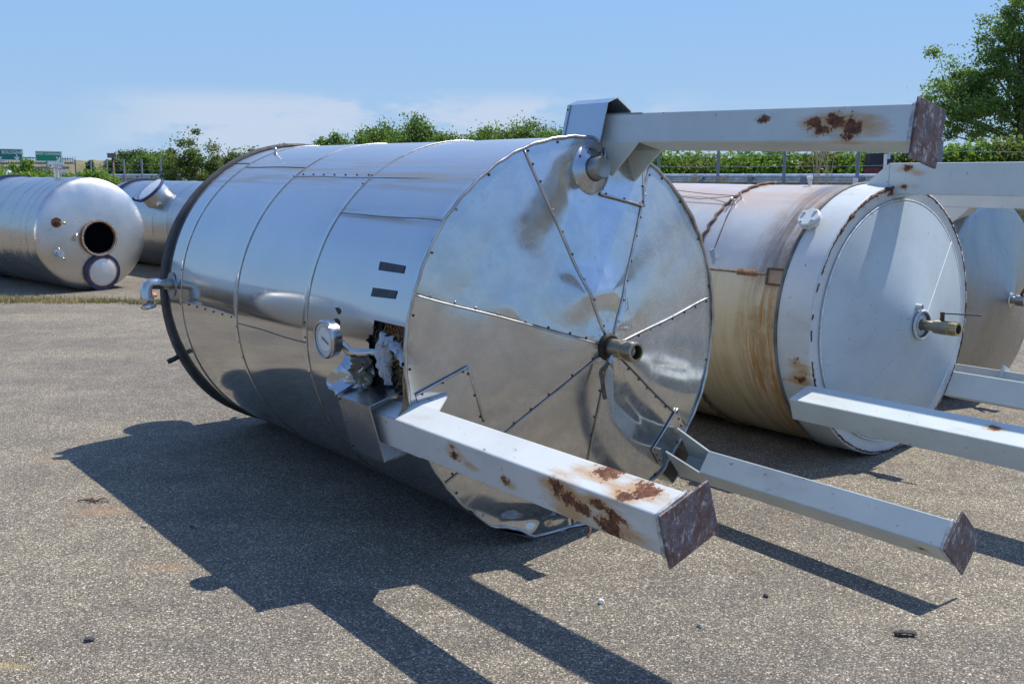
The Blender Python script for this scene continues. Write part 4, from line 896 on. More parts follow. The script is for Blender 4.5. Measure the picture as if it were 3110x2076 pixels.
ld = MB().lathe([(0, 0.285), (0.02, 0.29), (0.035, 0.285), (0.035, 0.225)], lc, lnn, 48).build('manhole_lid', NAVY, t3, True, f3.off, auto=30)
MB().lathe([(0.035, 0.235), (0.045, 0.225), (0.045, 0.215)], lc, lnn, 48).build('lid_gasket', RUSTO, ld, True)
MB().lathe([(0.040, 0.222), (0.055, 0.19), (0.068, 0.12), (0.074, 0.0)], lc, lnn, 40).build('lid_dome', LID, ld, True)
MB().tube([(-0.30, 0.03, 0.22), (-0.36, -0.08, 0.24)], 0.018, 8).build('hinge_pin', BRASS, t3, True, f3.off)
v1 = Vector((-0.575, 0.205, dz(.86, D3, .61)))
n1 = MB().lathe([(0, 0.075), (0.02, 0.075), (0.02, 0.03), (0.05, 0.03), (0.05, 0.0)], v1, (0, 0, 1), 24).build('side_nozzle', RUSTD, t3, True, f3.off, auto=30)
MB().tube([v1 + Vector((0, 0, 0.05)), v1 + Vector((0.02, 0, 0.14)), v1 + Vector((0.03, -0.005, 0.24))], 0.020, 10).build('nozzle_pipe', BRASS, n1, True)
v2 = Vector((-0.585, -0.265, dz(.86, D3, .64)))
n2 = MB().lathe([(0, 0.065), (0.012, 0.065), (0.012, 0.04), (0.09, 0.045), (0.10, 0.05), (0.14, 0.05), (0.14, 0.0)], v2, (0, 0, 1), 20).build('side_valve', GALV, t3, True, f3.off, auto=30)
MB().tube([v2 + Vector((0.02, -0.05, 0.13)), v2 + Vector((0.05, -0.10, 0.14))], 0.012, 6).build('valve_tap', PIPE, n2, True)
MB().tube([v2 + Vector((-0.04, 0.075, 0.06)), v2 + Vector((0.03, 0.08, 0.06))], 0.012, 6).build('valve_pin', PIPE, n2, True)
MB().lathe([(0, 0.045), (0.16, 0.045), (0.17, 0.10), (0.22, 0.10), (0.22, 0)], (-0.05, 0.86, -1.05), (0, 1, 0), 20).tube([(-0.17, 1.09, -1.05), (0.08, 1.09, -1.05)], 0.03, 8).build('top_nozzle', PIPE, t3, True, f3.off, auto=30)

f4, t4 = satin_tank('satin_tank', 'silver tank half hidden behind the polished one, white-lidded manway on its flank', (-3.75, 17.35, 0.84), -43.0, 0.84, 6.0, [-0.3, -0.62, -1.1, -1.6, -2.2, -2.8, -3.4, -4.6], navy=[-5.6])
dish(f4, t4, 0.83, 0.2, SILVH)
md = Vector((*polar(133, 1), -0.05)).normalized(); mcc = Vector((*polar(138, 0.80), -3.62))
nk = MB().lathe([(-0.1, 0.26), (0.20, 0.26), (0.20, 0.22)], mcc, md, 40).build('manway_neck', SILVH, t4, True, f4.off, auto=30)
MB().lathe([(0.17, 0.26), (0.17, 0.305), (0.215, 0.305), (0.215, 0.26)], mcc, md, 40).build('manway_flange', NAVY, nk, True, auto=30)
MB().lathe([(0.218, 0.27), (0.235, 0.22), (0.245, 0.0)], mcc, md, 40).build('manway_lid', LID, nk, True)
MB().tube([mcc + md * 0.1 + Vector((-0.30, -0.12, 0)), mcc + md * 0.2 + Vector((-0.36, -0.16, 0))], 0.03, 8).build('lid_hinge', NAVY, nk, True)

# a row of vessels outside the left edge, mirrored in the polished wall
for C_, lb in (((-7.7, 10.9, 0.88), 'silver tank beyond the left edge, farthest of the three mirrored in the polished wall'), ((-8.6, 8.7, 0.88), 'silver tank beyond the left edge, middle one of the three mirrored in the polished wall'), ((-9.4, 6.5, 0.88), 'silver tank beyond the left edge, nearest of the three mirrored in the polished wall')):
    f6, t6 = satin_tank('satin_tank', lb, C_, -43.0, 0.88, 4.2, [-0.3, -0.9, -1.5, -2.1, -2.7], group='tanks mirrored in the polished wall', navy=[-0.15])
    dish(f6, t6, 0.88, 0.2, SILVH)

T5 = satin_tank('satin_tank', 'grey steel tank at the far right edge with a brushed conical end', (3.84, 8.42, 0.815), -38.0, 0.815, 2.8, [-0.5, -1.2], mat=SILV)
f5, t5 = T5
V, F = grid(lin(0, 360, 96), [0, .01, .03, .06, .1] + lin(0.15, 1, 12), lambda a, t: (lambda r: clampy((*polar(a, r), 0.27 * (0.815 - r) + 0.06 * min(1, t / 0.06) ** 0.5), f5.low))(0.815 - 0.78 * t)); mesh('cone_end', V, [tuple(reversed(x)) for x in F], SILVD, t5, True, f5.off)
z5 = 0.27 * 0.72 + 0.06
MB().lathe([(0, 0.06), (0.015, 0.06), (0.015, 0.03)], (0, 0, z5), (0, 0, 1), 20).build('hub_ring', PIPE, t5, True, f5.off)
v5 = MB().lathe([(0, 0.03), (0.05, 0.03), (0.05, 0.045), (0.12, 0.045), (0.13, 0.033), (0.17, 0.033), (0.17, 0.045), (0.22, 0.045), (0.22, 0.0)], (0, 0, z5), (0, 0, 1), 14).build('outlet_valve', PIPE, t5, False, f5.off)
MB().tube([(0, 0.04, z5 + .08), (0.0, 0.07, z5 + .09), (0.02, 0.20, z5 + .17)], 0.012, 6).build('valve_handle', RUSTD, v5, True)
MB().tube([(*polar(186, r), 0.27 * (0.775 - r) + 0.062) for r in lin(0.05, 0.74, 12)], 0.006, 5).build('cone_seam', STRIP, t5, True, f5.off)
PB = mat_paint('far_leg_paint', [((-0.44, 0.70, 0.85), 0.04)], seed=9.0)
for q, e1 in (([(-0.52, 0.74), (-0.37, 0.74), (-0.37, 0.88), (-0.52, 0.88)], 0.98), ([(-0.82, -0.42), (-0.88, -0.54), (-0.76, -0.60), (-0.70, -0.48)], 1.06)):
    o = MB().hexa([(x, y, -0.25) for x, y in q], [(x, y, e1) for x, y in q]).build('leg', PB, t5, False, f5.off, bevel=0.006)
    cx = sum(x for x, y in q) / 4; cy = sum(y for x, y in q) / 4
    V, F = plate([(cx + (x - cx) * 1.5, cy + (y - cy) * 1.5, e1) for x, y in q], 0.012, (0, 0, 1)); mesh('foot_plate', V, F, PLATE, o)
    if cy < 0:
        V, F = plate([(cx + (x - cx) * 1.5, cy + (y - cy) * 1.5, e1 - 0.42) for x, y in q], 0.012, (0, 0, 1)); mesh('brace_plate', V, F, PB, o)
V, F = plate([(-0.52, 0.74, -0.25), (-0.52, 0.74, 0.14), (-0.52, 0.60, -0.02), (-0.52, 0.60, -0.25)], 0.15, (1, 0, 0)); mesh('root_gusset', V, F, PB, t5, loc=f5.off)
MB().lathe([(0, 0.03), (0.06, 0.03), (0.06, 0.055), (0.11, 0.05), (0.13, 0.02), (0.16, 0.02), (0.16, 0)], (*polar(150, 0.78), -0.6), (*polar(110, 1), 0), 12).build('black_cap', BLACK, t5, True, f5.off)

# ------------------------------------------------------------ fence and guard rail
fence = bpy.data.objects.new('wire_fence', None); link(fence); fence.location = (FX, FY, GZ)
tag(fence, 'wire fence on grey steel posts running along the edge of the yard', 'fence')
pm = bpy.data.meshes.new('post'); b_ = MB().box((0, 0, 1.3), (0.085, 0.085, 2.6)); pm.from_pydata(b_.V, [], b_.F); pm.materials.append(POST)
smax = 74
n = 0; s_ = -13.0
while s_ < smax:
    x, y, _ = fl(s_, 0, 0); o = link(bpy.data.objects.new('post', pm), fence); o.location = (x - FX, y - FY, 0.12); s_ += 2.38
for hgt in (0.9, 1.18, 1.46, 1.75, 2.05, 2.40):
    pts = [(lambda p: (p[0] - FX, p[1] - FY, p[2]))(fl(s, 0, hgt + 0.02 * math.sin(s * 2.64))) for s in lin(-13, smax, 80)]
    MB().tube(pts, 0.006, 4).build('wire', GALV, fence)
gr = bpy.data.objects.new('guard_rail', None); link(gr); gr.location = fl(0, 1.7, GZ + 0.9)
tag(gr, 'galvanised roadside guard rail behind the fence, level with the tank tops', 'guard rail')
ZG = 1.515
prof = [(0.02, 0.31), (-0.02, 0.30), (-0.06, 0.26), (-0.06, 0.22), (-0.0, 0.175), (-0.0, 0.135), (-0.06, 0.09), (-0.06, 0.05), (-0.02, 0.01), (0.02, 0.0)]
s0 = -16
ncnt = 0
while s0 < 150:
    L = 3.9
    V = []
    for s in (s0, s0 + L):
        for d, z in prof: x, y, _ = fl(s, 1.7 + d, 0); V.append((x - gr.location.x, y - gr.location.y, ZG + z - gr.location.z))
    k = len(prof); F = [(i, i + 1, i + 1 + k, i + k) for i in range(k - 1)]
    if s0 < 100: mesh('rail_beam', V, F, GALV, gr, False)
    for ds in (0, 1.95):
        x, y, _ = fl(s0 + ds, 1.74, 0)
        if s0 < 90: MB().box((x - gr.location.x, y - gr.location.y, -0.45 + 0.5), (0.11, 0.11, 1.0), Matrix.Rotation(R(45), 3, 'Z')).box((x - gr.location.x - 0.06, y - gr.location.y - 0.06, 0.72), (0.19, 0.05, 0.30), Matrix.Rotation(R(-45), 3, 'Z')).build('rail_post', POST, gr)
    s0 += L

# ------------------------------------------------------------ vegetation
def leaf_mesh(name, C, size, seed, mat, parent, upbias=0.3, aspect=0.55):
    rg = np.random.default_rng(seed); n = len(C)
    d = rg.normal(size=(n, 3)); d /= np.linalg.norm(d, axis=1)[:, None]
    nn = rg.normal(size=(n, 3)) + np.array([0, 0, upbias * 2]); u = np.cross(d, nn); u /= (np.linalg.norm(u, axis=1)[:, None] + 1e-9)
    s = size * rg.uniform(0.6, 1.35, size=(n, 1)); a = d * s * 0.5; b = u * s * 0.5 * aspect
    V = np.stack([C - a, C + b, C + a, C - b], 1).reshape(-1, 3)
    me = bpy.data.meshes.new(name); me.vertices.add(4 * n); me.vertices.foreach_set('co', V.ravel().astype(np.float32))
    me.loops.add(4 * n); me.loops.foreach_set('vertex_index', np.arange(4 * n, dtype=np.int32))
    me.polygons.add(n); me.polygons.foreach_set('loop_start', np.arange(0, 4 * n, 4, dtype=np.int32)); me.polygons.foreach_set('loop_total', np.full(n, 4, dtype=np.int32))
    me.update(); me.validate(); me.materials.append(mat)
    return link(bpy.data.objects.new(name, me), parent)
def tree(name, label, cat, x, y, z0, trunk_h, crown, mat, nleaf, leaf, seed, group=None, nclump=60, clump=0.16, trunk_r=0.12, squash=1.0, limbs=16, uniform=0.12):
    """crown: list of (dx, dy, z, rx, rz) lobes; foliage is gathered in clumps spread through them"""
    ro = bpy.data.objects.new(name, None); link(ro); ro.location = (x, y, z0); tag(ro, label, cat, group)
    rg = np.random.default_rng(seed); vol = np.array([c[3] ** 2 * c[4] for c in crown]); vol = vol / vol.sum()
    cl = []
    for k in range(nclump):
        c = crown[rg.choice(len(crown), p=vol)]; v = rg.normal(size=3); v /= np.linalg.norm(v); v *= rg.uniform(0.15, 1.0) ** 0.45
        cl.append((c[0] + v[0] * c[3], c[1] + v[1] * c[3], c[2] + v[2] * c[4]))
    cl = np.array(cl); R0 = max(c[3] for c in crown)
    pick = rg.integers(0, nclump, nleaf); szs = rg.uniform(0.6, 1.5, nclump) * clump * R0
    P = cl[pick] + rg.normal(size=(nleaf, 3)) * szs[pick][:, None] * np.array([1, 1, 0.75 * squash])
    nu = int(nleaf * uniform)
    for i in range(nu):
        c = crown[rg.choice(len(crown), p=vol)]; v = rg.normal(size=3); v /= np.linalg.norm(v); v *= rg.uniform(0, 1) ** 0.4
        P[i] = (c[0] + v[0] * c[3], c[1] + v[1] * c[3], c[2] + v[2] * c[4])
    P = P[P[:, 2] > 0.02]
    leaf_mesh('crown', P, leaf, seed + 1, mat, ro)
    b = MB(); top = max(c[2] + c[4] * 0.3 for c in crown)
    tp = [(0, 0, -0.2), (0.05 * R0, 0.02, top * 0.3), (-0.04 * R0, 0.0, top * 0.6), (0.0, 0.0, top)]
    b.tube(tp, [trunk_r, trunk_r * 0.75, trunk_r * 0.5, trunk_r * 0.15], 8)
    for k in range(limbs):
        q = cl[rg.integers(0, nclump)]; zz = max(trunk_h * 0.7, min(top * 0.8, q[2] * 0.6)); mid = ((q[0]) * 0.5, q[1] * 0.5, (zz + q[2]) / 2 + 0.05 * R0)
        b.tube([(0, 0, zz), mid, tuple(q)], [trunk_r * 0.35, trunk_r * 0.2, trunk_r * 0.05], 5)
    b.build('trunk', BARK, ro, True)
    return ro
LG = mat_leaf('leaf_poplar', (0.11, 0.185, 0.045), (0.18, 0.28, 0.06), scale=0.35)
LB = mat_leaf('leaf_bright', (0.11, 0.20, 0.025), (0.18, 0.30, 0.045), scale=0.9)
LM = mat_leaf('leaf_mid', (0.075, 0.14, 0.03), (0.13, 0.22, 0.045), scale=0.4)
LD = mat_leaf('leaf_dark', (0.045, 0.085, 0.03), (0.08, 0.14, 0.045), scale=0.3)
LS = mat_leaf('leaf_sparse', (0.07, 0.12, 0.03), (0.11, 0.16, 0.04), dead=(0.26, 0.17, 0.09), scale=0.8)
LH = mat_leaf('leaf_olive', (0.09, 0.14, 0.03), (0.16, 0.22, 0.05), dead=(0.30, 0.24, 0.10), scale=0.7)
F_ = 2368.02
def at(px, Y): return (px - 1174.5) / F_ * Y * 0.987, Y          # bearing of a thing to its place at distance Y
def zt(py, Y): return 1.8066 + (400.0 - py) / F_ * Y * 0.975
ZB = 0.95
# the big poplar at the right
x, y = at(2330, 56)
tree('poplar_tree', 'tall loose green tree rising behind the yard at the right', 'tree', x, y, ZB, 2.2,
     [(-3.0, 0, 4.5, 2.3, 1.7), (-3.9, 0, 6.9, 0.95, 1.0), (-2.4, 0, 6.0, 1.7, 1.3), (-5.0, 0, 4.2, 0.6, 0.4), (-1.0, 1.0, 5.0, 2.6, 2.4), (0.2, 0, 8.2, 2.3, 2.2), (2.6, 0, 5.5, 2.8, 3.0), (1.6, 0, 10.2, 2.4, 2.4), (2.8, 0, 8.6, 2.6, 2.8), (-4.4, 0, 3.9, 0.8, 0.5), (-0.8, 0, 9.8, 1.1, 1.0)], LG, 62000, 0.17, 11, nclump=300, clump=0.10, trunk_r=0.34, limbs=46, uniform=0.05)
# trees seen over the top of the polished tank
for i, (px, Y, pty, wpx, lab, mt) in enumerate([
        (762, 62, 301, 34, 'small green tree top just above the polished tank, leftmost of those behind it', LM),
        (868, 60, 279, 48, 'rounded green tree behind the tank, second from the left over its top', LM),
        (952, 58, 262, 50, 'tallest of the trees showing over the polished tank', LM),
        (1022, 63, 300, 40, 'low tree right of the tallest one behind the polished tank', LM),
        (1112, 60, 284, 52, 'green tree left of the hood on the polished tank', LM),
        (1205, 58, 274, 66, 'broad green tree directly left of the folded hood', LM),
        (1292, 60, 288, 50, 'green tree partly hidden behind the folded hood', LM),
        (652, 70, 322, 20, 'tiny tree tip peeping over the far end of the polished tank', LM)]):
    x, y = at(px, Y); h = zt(pty, Y) - ZB; wd = wpx / F_ * Y
    tree('green_tree', lab, 'tree', x, y, ZB, 1.0, [(0, 0, h * 0.55, wd * 1.15, h * 0.36), (wd * 0.3, 0, h * 0.80, wd * 0.6, h * 0.17), (-wd * 0.5, 0, h * 0.68, wd * 0.6, h * 0.18), (wd * 0.9, 0, h * 0.6, wd * 0.5, h * 0.2)], mt, 9000, 0.16, 30 + i, 'trees behind the polished tank', nclump=70, clump=0.17, trunk_r=0.10, limbs=14)
for i, (x, y, h) in enumerate(((-52, 62, 7.5), (-58, 55, 6.0))):
    tree('green_tree', ['taller', 'lower'][i] + ' green tree outside the left edge, mirrored faintly in the polished wall', 'tree', x, y, 0, 1.0, [(0, 0, h * .6, h * .3, h * .38)], LM, 3500, 0.3, 400 + i, nclump=50, clump=0.2, limbs=8)
# shrubs on the bank at the left
x, y = at(438, 46)
tree('birch_shrub', 'tall sparse shrub with browning leaves left of the polished tank', 'shrub', x, y, 0.0, 0.6,
     [(0, 0, 1.5, 1.25, 1.1), (-0.3, 0, 2.8, 0.85, 0.9), (0.1, 0, 3.5, 0.40, 0.65), (0.7, 0, 2.5, 0.6, 0.6), (1.1, 0, 1.6, 0.7, 0.7)], LS, 11000, 0.12, 51, nclump=90, clump=0.10, trunk_r=0.06, limbs=30, uniform=0.1)
for i, (px, Y, pty, wpx, lab, mt, nl) in enumerate([
        (520, 50, 340, 40, 'brownish green shrub between the tall sparse one and the tank edge', LS, 7000),
        (575, 60, 338, 30, 'small shrub just left of the dark ring of the tank', LM, 5000),
        (268, 86, 362, 28, 'dark tree beside the small square sign', LD, 6000),
        (303, 88, 341, 36, 'tallest dark tree behind the small square sign', LD, 8000),
        (345, 84, 350, 36, 'dark green tree left of the tall sparse shrub', LM, 8000),
        (386, 82, 354, 34, 'rounded dark tree partly behind the tall sparse shrub', LM, 7000),
        (208, 95, 366, 11, 'small pointed tree on the brown embankment', LD, 2500),
        (48, 48, 362, 26, 'bright green bush in front of the left motorway sign', LB, 7000)]):
    x, y = at(px, Y); zb = ground_h(x, y); h = zt(pty, Y) - zb; wd = wpx / F_ * Y
    tree('leafy_bush' if mt in (LB, LS) else 'dark_tree', lab, 'bush' if mt in (LB, LS) else 'tree', x, y, zb, 0.5, [(0, 0, h * 0.5, wd, h * 0.42), (wd * 0.4, 0, h * 0.72, wd * 0.6, h * 0.24), (-wd * 0.45, 0, h * 0.66, wd * 0.55, h * 0.26)], mt, nl, 0.17 if Y > 70 else 0.14, 60 + i, None, nclump=46, clump=0.19, trunk_r=0.08, limbs=10)
def hedge_row(items, mat, name, labels, group, leaf=0.15, nl=6500, seed=100, mat2=None):
    for i, (px, Y, pty, wpx) in enumerate(items):
        x, y = at(px, Y); zb = ground_h(x, y); h = zt(pty, Y) - zb; wd = wpx / F_ * Y
        tree(name, labels[i], 'bush', x, y, zb, 0.3, [(0, 0, h * 0.48, wd, h * 0.46), (wd * 0.5, -0.2, h * (0.54 + 0.10 * math.sin(i * 2.3)), wd * 0.5, h * 0.36), (-wd * 0.5, 0.2, h * (0.56 + 0.12 * math.sin(i * 1.7 + 1)), wd * 0.5, h * 0.36)], (mat, mat2 or mat)[(i * 5 % 3) == 1], nl, leaf * (1 + 0.25 * math.sin(i * 3.1)), seed + i, group, nclump=60, clump=0.2, trunk_r=0.05, limbs=8, uniform=0.35)
hedge_row([(18, 44, 390, 40), (88, 43, 388, 44), (150, 42, 386, 44), (205, 42, 384, 40), (246, 45, 396, 26)], LB, 'bramble_bush',
          ['bright green bramble at the left picture edge above the silver tank', 'bright green bramble under the red vehicle', 'bright green bramble left of the nozzle on the silver tank', 'bright green bramble under the right motorway sign', 'last low bramble before the open fence'], 'brambles behind the left silver tank', leaf=0.13, nl=8000)
hy = [(1460, 42, 352, 60), (1545, 41, 349, 62), (1625, 40, 346, 62), (1705, 39, 350, 60), (1800, 38, 344, 64), (1880, 37.5, 341, 62), (1960, 37, 340, 60), (2040, 36.5, 338, 60), (2115, 36, 336, 58), (2190, 35.5, 330, 56), (2265, 35, 322, 60), (2345, 34.5, 318, 62)]
hl = ['green roadside bush left of the first fence post beyond the polished end', 'green roadside bush behind the first visible fence post', 'green roadside bush between the first and second fence posts', 'green roadside bush behind the second fence post', 'roadside bush with a gap of sky beside it', 'roadside bush behind the pale dry stalks', 'roadside bush left of the black and red cabinet', 'roadside bush right behind the black and red cabinet', 'roadside bush hidden by the rusty plate of the top leg', 'bright bush just right of the rusty plate of the top leg', 'bright bush above the beam of the white tank', 'bright bush at the right picture edge']
hedge_row(hy, LB, 'roadside_bush', hl, 'bushes behind the guard rail', leaf=0.15, nl=7500, seed=140, mat2=LH)
# tree belt far off, all round the plain
rg = np.random.default_rng(5); P = []
for k in range(520):
    az = rg.uniform(0, 2 * math.pi); Rr = rg.uniform(240, 330); h = rg.uniform(2.5, 8.5) * (0.6 + 0.4 * math.sin(az * 9))
    cx, cy = Rr * math.sin(az), Rr * math.cos(az)
    if abs(math.atan2(cx, cy)) < 0.62: h *= 0.45
    if cx < -60 and cy > 60: h *= 0.8
    m = 90; v = rg.normal(size=(m, 3)) * np.array([5, 5, h * 0.28]); P.append(v + np.array([cx, cy, 0.9 + h * 0.5]))
P = np.concatenate(P); fw = leaf_mesh('distant_woods', P, 1.5, 6, LD, None); tag(fw, 'dark line of distant woods along the horizon', 'woods', None, 'stuff')
# dry grass on the bank
def grass(name, n, fn, hh, mat, label, seed, wd=0.012):
    rg = np.random.default_rng(seed); V = np.zeros((n, 3, 3)); 
    for i in range(n):
        x, y = fn(rg); z = ground_h(x, y); h = hh * rg.uniform(0.5, 1.2); a = rg.uniform(0, 6.28); l = rg.normal(size=2) * h * 0.22
        V[i] = [(x - wd * math.cos(a), y - wd * math.sin(a), z), (x + wd * math.cos(a), y + wd * math.sin(a), z), (x + l[0], y + l[1], z + h)]
    me = bpy.data.meshes.new(name); me.from_pydata(V.reshape(-1, 3).tolist(), [], [(3 * i, 3 * i + 1, 3 * i + 2) for i in range(n)]); me.materials.append(mat)
    return tag(link(bpy.data.objects.new(name, me)), label, 'grass', None, 'stuff')
DG = NT('dry_blades'); DG.co = DG.n('ShaderNodeNewGeometry').outputs['Position']; DG.set('Base Color', DG.mix(DG.rng(DG.noise(1.2, 5), 0.35, 0.65), (0.46, 0.36, 0.18), (0.24, 0.22, 0.08))); DG.set('Roughness', 0.8); DG = DG.m
def f1(rg):
    s = rg.uniform(-12, 70); d = rg.uniform(-2.0, 2.2); p = fl(s, d, 0); return p[0], p[1]
grass('dry_grass', 42000, f1, 0.75, DG, 'tall dry straw-coloured grass along the fence', 9, 0.02)
def f2(rg):
    c = [(-7.5, 14.95, 1.4, .30), (-6.3, 14.7, .9, .15), (-8.7, 15.0, 1.0, .35), (-4.9, 14.5, .4, .08)][rg.integers(0, 4)]; return c[0] + rg.normal() * c[2] * .6, c[1] + rg.normal() * c[3] * .6
g_ = grass('dry_weeds', 9000, f2, 0.075, DG, 'strip of withered weeds growing through the asphalt by the left silver tank', 10, 0.006)
def f3_(rg): return -1.89 + rg.normal() * .10, 3.60 + rg.normal() * .07
g_ = grass('grass_tuft', 420, f3_, 0.025, DG, 'withered tuft in the bottom left corner of the yard', 12, 0.003)
for i, (px, Y, h, lab) in enumerate([(1872, 31.5, 1.15, 'dense bunch of tall dry stalks left of the third fence post'), (1905, 31.2, 1.2, 'tall pale dry stalk beside the third fence post'), (1590, 34, 0.35, 'short leafy weed beside the first fence post'), (1660, 33, 0.3, 'small weed before the guard rail left of the second post')]):
    x, y = at(px, Y); b = MB(); rr_ = random.Random(i); zz = zt(424, Y)
    for k in range(9 if i == 0 else 4):
        dx = rr_.uniform(-.22, .22); b.tube([(dx * .3, 0, -0.9), (dx * .7, 0, h * .4), (dx * 1.5, rr_.uniform(-.1, .1), h * rr_.uniform(.7, 1.05))], [0.010, 0.012, 0.016], 4)
    if i >= 2:
        for k in range(16): b.box((rr_.uniform(-.12, .12), rr_.uniform(-.05, .05), rr_.uniform(0, h)), (0.07, 0.01, 0.04), Matrix.Rotation(rr_.uniform(0, 3), 3, 'Y'))
    o = b.build('dry_stalk', simple('stalk', (0.46, 0.38, 0.22), 0.8, 0, 0.2, 8), None); o.location = (x, y, zz); tag(o, lab, 'weed')

# ------------------------------------------------------------ motorway things far left
def text_mesh(txt, size, name, mat, parent, loc, bold=0.012):
    cu = bpy.data.curves.new(name, 'FONT'); cu.body = txt; cu.size = size; cu.offset = bold; cu.extrude = 0.01; cu.align_x = 'CENTER'; cu.align_y = 'CENTER'; cu.resolution_u = 2
    tmp = bpy.data.objects.new('tmp', cu); link(tmp); dg = bpy.context.evaluated_depsgraph_get(); me = bpy.data.meshes.new_from_object(tmp.evaluated_get(dg)); bpy.data.objects.remove(tmp)
    me.name = name; me.materials.clear(); me.materials.append(mat); o = link(bpy.data.objects.new(name, me), parent); o.location = loc; o.rotation_euler = (R(90), 0, 0); return o
GREEN = simple('sign_green', (0.0, 0.28, 0.15), 0.45, 0, 0.08, 1); GREEN_SHADED = simple('sign_green_shaded', (0.0, 0.19, 0.15), 0.45, 0, 0.08, 1); WHT = simple('sign_white', (0.8, 0.82, 0.8), 0.4, 0, 0.02, 1)  # second green is a darker copy, shade put into the left sign's colour
YS = 150.0; ppm = F_ / (YS * 0.987)
gx, gy = at(60, YS)
gan = bpy.data.objects.new('sign_gantry', None); link(gan); gan.location = (gx, gy, 0); gan.rotation_euler = (0, 0, R(-8))
tag(gan, 'steel motorway gantry with railing carrying two green signs', 'gantry')
def gl(px): return (px - 60) / ppm
zr0, zr1 = zt(377, YS), zt(357, YS)
b = MB()
for k, px in enumerate(lin(-60, 183, 40)):
    MB().box((gl(px), 0, (zr0 + zr1 - 0.9) / 2 + .4), (0.06, 0.06, zr1 - zr0 - 0.3)).build('railing_bar', POST, gan)
MB().tube([(gl(-60), 0, zr1 - 0.1), (gl(178), 0, zr1 - 0.5), (gl(183), 0, zr1 - 0.75), (gl(184), 0, zr0 - 2.2)], 0.09, 8).build('handrail', POST, gan, True)
MB().box((gl(60), 0, zr0 + 0.15), (gl(183) - gl(-60), 0.9, 0.25)).box((gl(60), 0, zr0 - 0.5), (gl(150) - gl(-60), 0.5, 0.35)).build('walkway_beam', POST, gan)
def sign(px0, px1, py0, py1, txt, mat, lab, ts, arrows, tz, rot):
    z1, z0 = zt(py0, YS), zt(py1, YS); wd = (px1 - px0) / ppm; hh = z1 - z0; X = (px0 + px1) / 2
    gx_, gy_ = at(X, YS - 1.6); o = bpy.data.objects.new('road_sign', None); link(o); o.location = (gx_, gy_, (z0 + z1) / 2); o.rotation_euler = (0, R(rot), R(-8)); tag(o, lab, 'road sign')
    MB().box((0, 0, 0), (wd, 0.12, hh)).build('sign_panel', mat, o)
    for c, d in (((0, -0.07, hh / 2 - .05), (wd, 0.02, 0.10)), ((0, -0.07, -hh / 2 + .05), (wd, 0.02, 0.10)), ((wd / 2 - .05, -.07, 0), (.10, .02, hh - .2)), ((-wd / 2 + .05, -.07, 0), (.10, .02, hh - .2))): MB().box(c, d).build('sign_border', WHT, o)
    text_mesh(txt, ts, 'lettering', WHT, o, (tz[0], -0.075, tz[1]))
    for (ax_, az_, kind) in arrows:
        V = [(-.09, 0, .45), (.09, 0, .45), (.09, 0, .02), (.38, 0, .18), (.38, 0, -.02), (0, 0, -.38), (-.38, 0, -.02), (-.38, 0, .18), (-.09, 0, .02)]
        if kind == 'd':
            c_, s__ = math.cos(R(-50)), math.sin(R(-50)); V = [(x * c_ + z * s__, 0, -x * s__ + z * c_) for x, y, z in V]; V = [(-x, y, -z) if False else (x, y, z) for x, y, z in V]
        Vv, Ff = plate([(x + ax_, -0.09, z + az_) for x, _, z in V], 0.012, (0, -1, 0)); mesh('arrow', Vv, Ff, WHT, o)
    return o
sign(-34, 58.5, 342, 368, 'BOLOGNA', GREEN_SHADED, 'green motorway sign, shade painted in, reading BOLOGNA at the left picture edge', 0.66, [(2.05, -0.42, 's'), (-0.65, -0.42, 's')], (1.32, 0.30), 1.2)
sign(82.5, 146.5, 347.5, 371, 'BASSO LODIGIANO', GREEN, 'bright green motorway sign reading BASSO LODIGIANO', 0.43, [(1.55, -0.38, 'd')], (0, 0.34), 1.2)
# bridge deck behind the gantry
bx, by = at(40, 175); br = bpy.data.objects.new('motorway_bridge', None); link(br); br.location = (bx, by, 0); br.rotation_euler = (0, 0, R(-6)); tag(br, 'grey concrete motorway bridge behind the green signs', 'bridge')
q = 175 / F_ * 1.012
MB().box((-6, 0, zt(374, 175)), (22, 6, 0.5)).build('deck', CONC, br); MB().box((-6, -3.1, zt(372, 175) + .05), (22, 0.2, 0.5)).build('parapet', GALV, br)
MB().box((-6, 1, zt(379, 175)), (21, 4, 0.4)).build('girder', simple('dark_girder', (0.05, 0.06, 0.08), 0.7, 0, 0.2, 1), br)
MB().box((-3.2, 1, (zt(382, 175) + 0.9) / 2), (1.0, 4, zt(382, 175) - 0.9)).build('pier', CONC, br); MB().box((4.0, 1, (zt(382, 175) + 0.9) / 2), (2.0, 4, zt(382, 175) - 0.9)).build('abutment', CONC, br)
# brown embankment to its right
ex, ey = at(210, 170)
V, F = grid(lin(-8, 38, 30), lin(-9, 12, 10), lambda u, v: (ex + u - 6, ey + v, 0.9 + (zt(369, 170) - 0.9) * sm((9 + v) / 8) * sm((12 - v) / 8 + .4) * (1 - 0.75 * sm((u - 6) / 30)) + 0.25 * math.sin(u * 1.3) * math.sin(v)))
tag(mesh('embankment', V, [tuple(reversed(f)) for f in F], mat_earth(), None, True), kind='structure')
